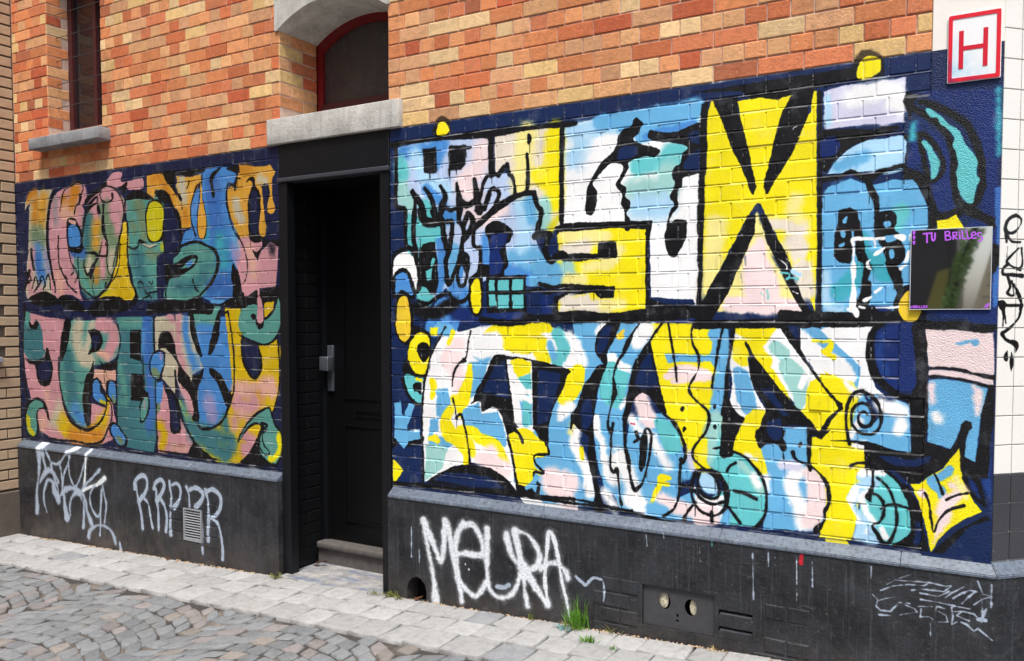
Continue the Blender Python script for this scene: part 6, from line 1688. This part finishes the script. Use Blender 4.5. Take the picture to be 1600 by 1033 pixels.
# ------------------------------------------------------------------ weeds and debris at the foot of the wall
M_G = [simple('fresh grass', (92, 140, 44), .6, .3, .6, 70, 0), simple('olive grass', (112, 118, 62), .6, .3, .6, 60, 0), simple('straw', (168, 150, 100), .8, .2, .3, 60, 0), simple('grass sprayed pale blue', (120, 160, 158), .7, .2, .3, 60, 0)]
def tuft(name, x, y, n, h, spread, label, mat=0, seed=1, cat='grass', leanx=0):
    t = empty(name, (x, y, gz(x)-.006)); R = random.Random(seed); mb = MB()
    for i in range(n):
        a = R.uniform(0, 6.283); b0 = Vector((R.gauss(0, spread*.35), R.gauss(0, spread*.22), 0)); L = h*R.uniform(.35, 1.0); ln = R.uniform(.1, 1.0)*spread
        tip = b0+Vector((math.cos(a)*ln+leanx, math.sin(a)*ln*.5-abs(spread)*.15, L)); mid = b0.lerp(tip, .5)+Vector((0, 0, L*.18)); w = Vector((-math.sin(a), math.cos(a), 0))*R.uniform(.0012, .0026)
        V = [b0-w, b0+w, mid+w*.8, mid-w*.8, tip+Vector((0, 0, -L*.08*R.random()))]; mb.add(V, [(0, 1, 2, 3), (3, 2, 4)])
    tag(mb.build('blades', M_G[mat], t), kind='stuff'); tag(t, label, cat, 'weeds at the foot of the wall'); return t
tuft('grass_tuft', -.575, -.072, 190, .115, .060, 'bright green grass tuft under the last letter of the white tag', 0, 1)
tuft('grass_tuft', -.560, -.060, 26, .20, .06, 'tall thin grass blades rising against the black plinth behind the bright tuft', 0, 2)
tuft('grass_tuft', -.44, -.200, 60, .04, .055, 'low green sprig between paving stones in front of the big grass tuft', 0, 3)
tuft('grass_tuft', -.30, -.245, 22, .035, .03, 'tiny sprig growing in the pavement joint furthest right', 0, 4)
tuft('grass_tuft', -.835, -.060, 26, .045, .02, 'tiny weed at the wall under the white tag, left of the big tuft', 1, 5)
tuft('grass_tuft', -1.83, -.075, 60, .035, .06, 'dry short grass at the right foot of the doorway slab', 1, 6)
tuft('grass_tuft', -2.60, -.075, 60, .04, .05, 'small patch of weeds at the left foot of the doorway', 1, 7)
tuft('grass_tuft', -1.66, -.075, 40, .025, .04, 'thin weeds between the doorway and the rat hole in the plinth', 1, 8)
for i_, (x_, y_, n_, h_, s_, m_i, lb) in enumerate([
    (-.615, -.115, 70, .045, .055, 3, 'pale blue sprayed grass at the front foot of the bright tuft'),
    (-.60, -.085, 40, .05, .075, 2, 'dry straw blades fallen around the bright tuft'),
    (-.40, -.060, 12, .06, .09, 1, 'long bent blades leaning along the plinth right of the bright tuft'),
    (-1.72, -.062, 60, .05, .05, 1, 'dusty weeds at the plinth just left of the rat hole'),
    (-.95, -.215, 14, .018, .03, 0, 'speck of grass in a joint below the letter U'),
    (.12, -.055, 18, .022, .05, 2, 'few straw blades at the wall foot under the air slots')]):
    tuft('grass_tuft', x_, y_, n_, h_, s_, lb, m_i, 40+i_)
M_LEAF = simple('dry brown leaf', (92, 58, 42), .8, .2, .3, 40, .002)
def leaf(x, y, z, s, label, seed):
    R = random.Random(seed); n = 9; V = [(0, 0, .006)]; F = []
    for i in range(n): a = 6.283*i/n; r_ = s*(1 if i % 2 else .55)*R.uniform(.8, 1.2); V.append((r_*math.cos(a), r_*math.sin(a)*.7, R.uniform(0, .018)))
    for i in range(n): F.append((0, 1+i, 1+(i+1) % n))
    V2 = [(v[0], v[1], v[2]+.0008) for v in V]; m_ = mesh('dry_leaf', V+V2, F+[tuple(j+n+1 for j in f[::-1]) for f in F], M_LEAF)
    o = obj('dry_leaf', m_, None, (x, y, z)); o.rotation_euler = (R.uniform(-.3, .3), R.uniform(-.3, .3), R.uniform(0, 6)); tag(o, label, 'leaf'); return o
leaf(-2.535, .20, .022, .035, 'curled brown leaf in the left corner of the doorway slab', 1)
leaf(-2.50, .215, .034, .025, 'smaller brown leaf lying on the leaf in the doorway corner', 2)
leaf(-1.55, -.055, gz(-1.55)+.004, .03, 'dead leaf at the mouth of the rat hole in the plinth', 3)
leaf(-3.62, -.075, gz(-3.62)+.004, .022, 'brown leaf at the wall foot left of the louvred vent', 4)
# litter bits and kicked out mortar crumbs along the wall foot
nt_ = simple('mortar crumbs', (168, 146, 122), .95, .1, .3, 80, 0)
mb = MB(); R = random.Random(9)
for i in range(900):
    x = R.uniform(-5.3, 1.1)
    if -2.60 < x < -1.79: continue
    y = -.043-abs(R.gauss(0, .014)); s = R.uniform(.0015, .006); z = gz(x)-.003
    c_ = Vector((x, y, z)); mb.add([c_+Vector(d)*s*R.uniform(.7, 1.3) for d in ((-1, -1, 0), (1, -1, 0), (1, 1, 0), (-1, 1, 0), (0, 0, 1))], [(0, 1, 4), (1, 2, 4), (2, 3, 4), (3, 0, 4)])
tag(mb.build('mortar_crumbs', nt_), 'sandy crumbs strewn along the foot of the plinth', 'grit', kind='stuff')
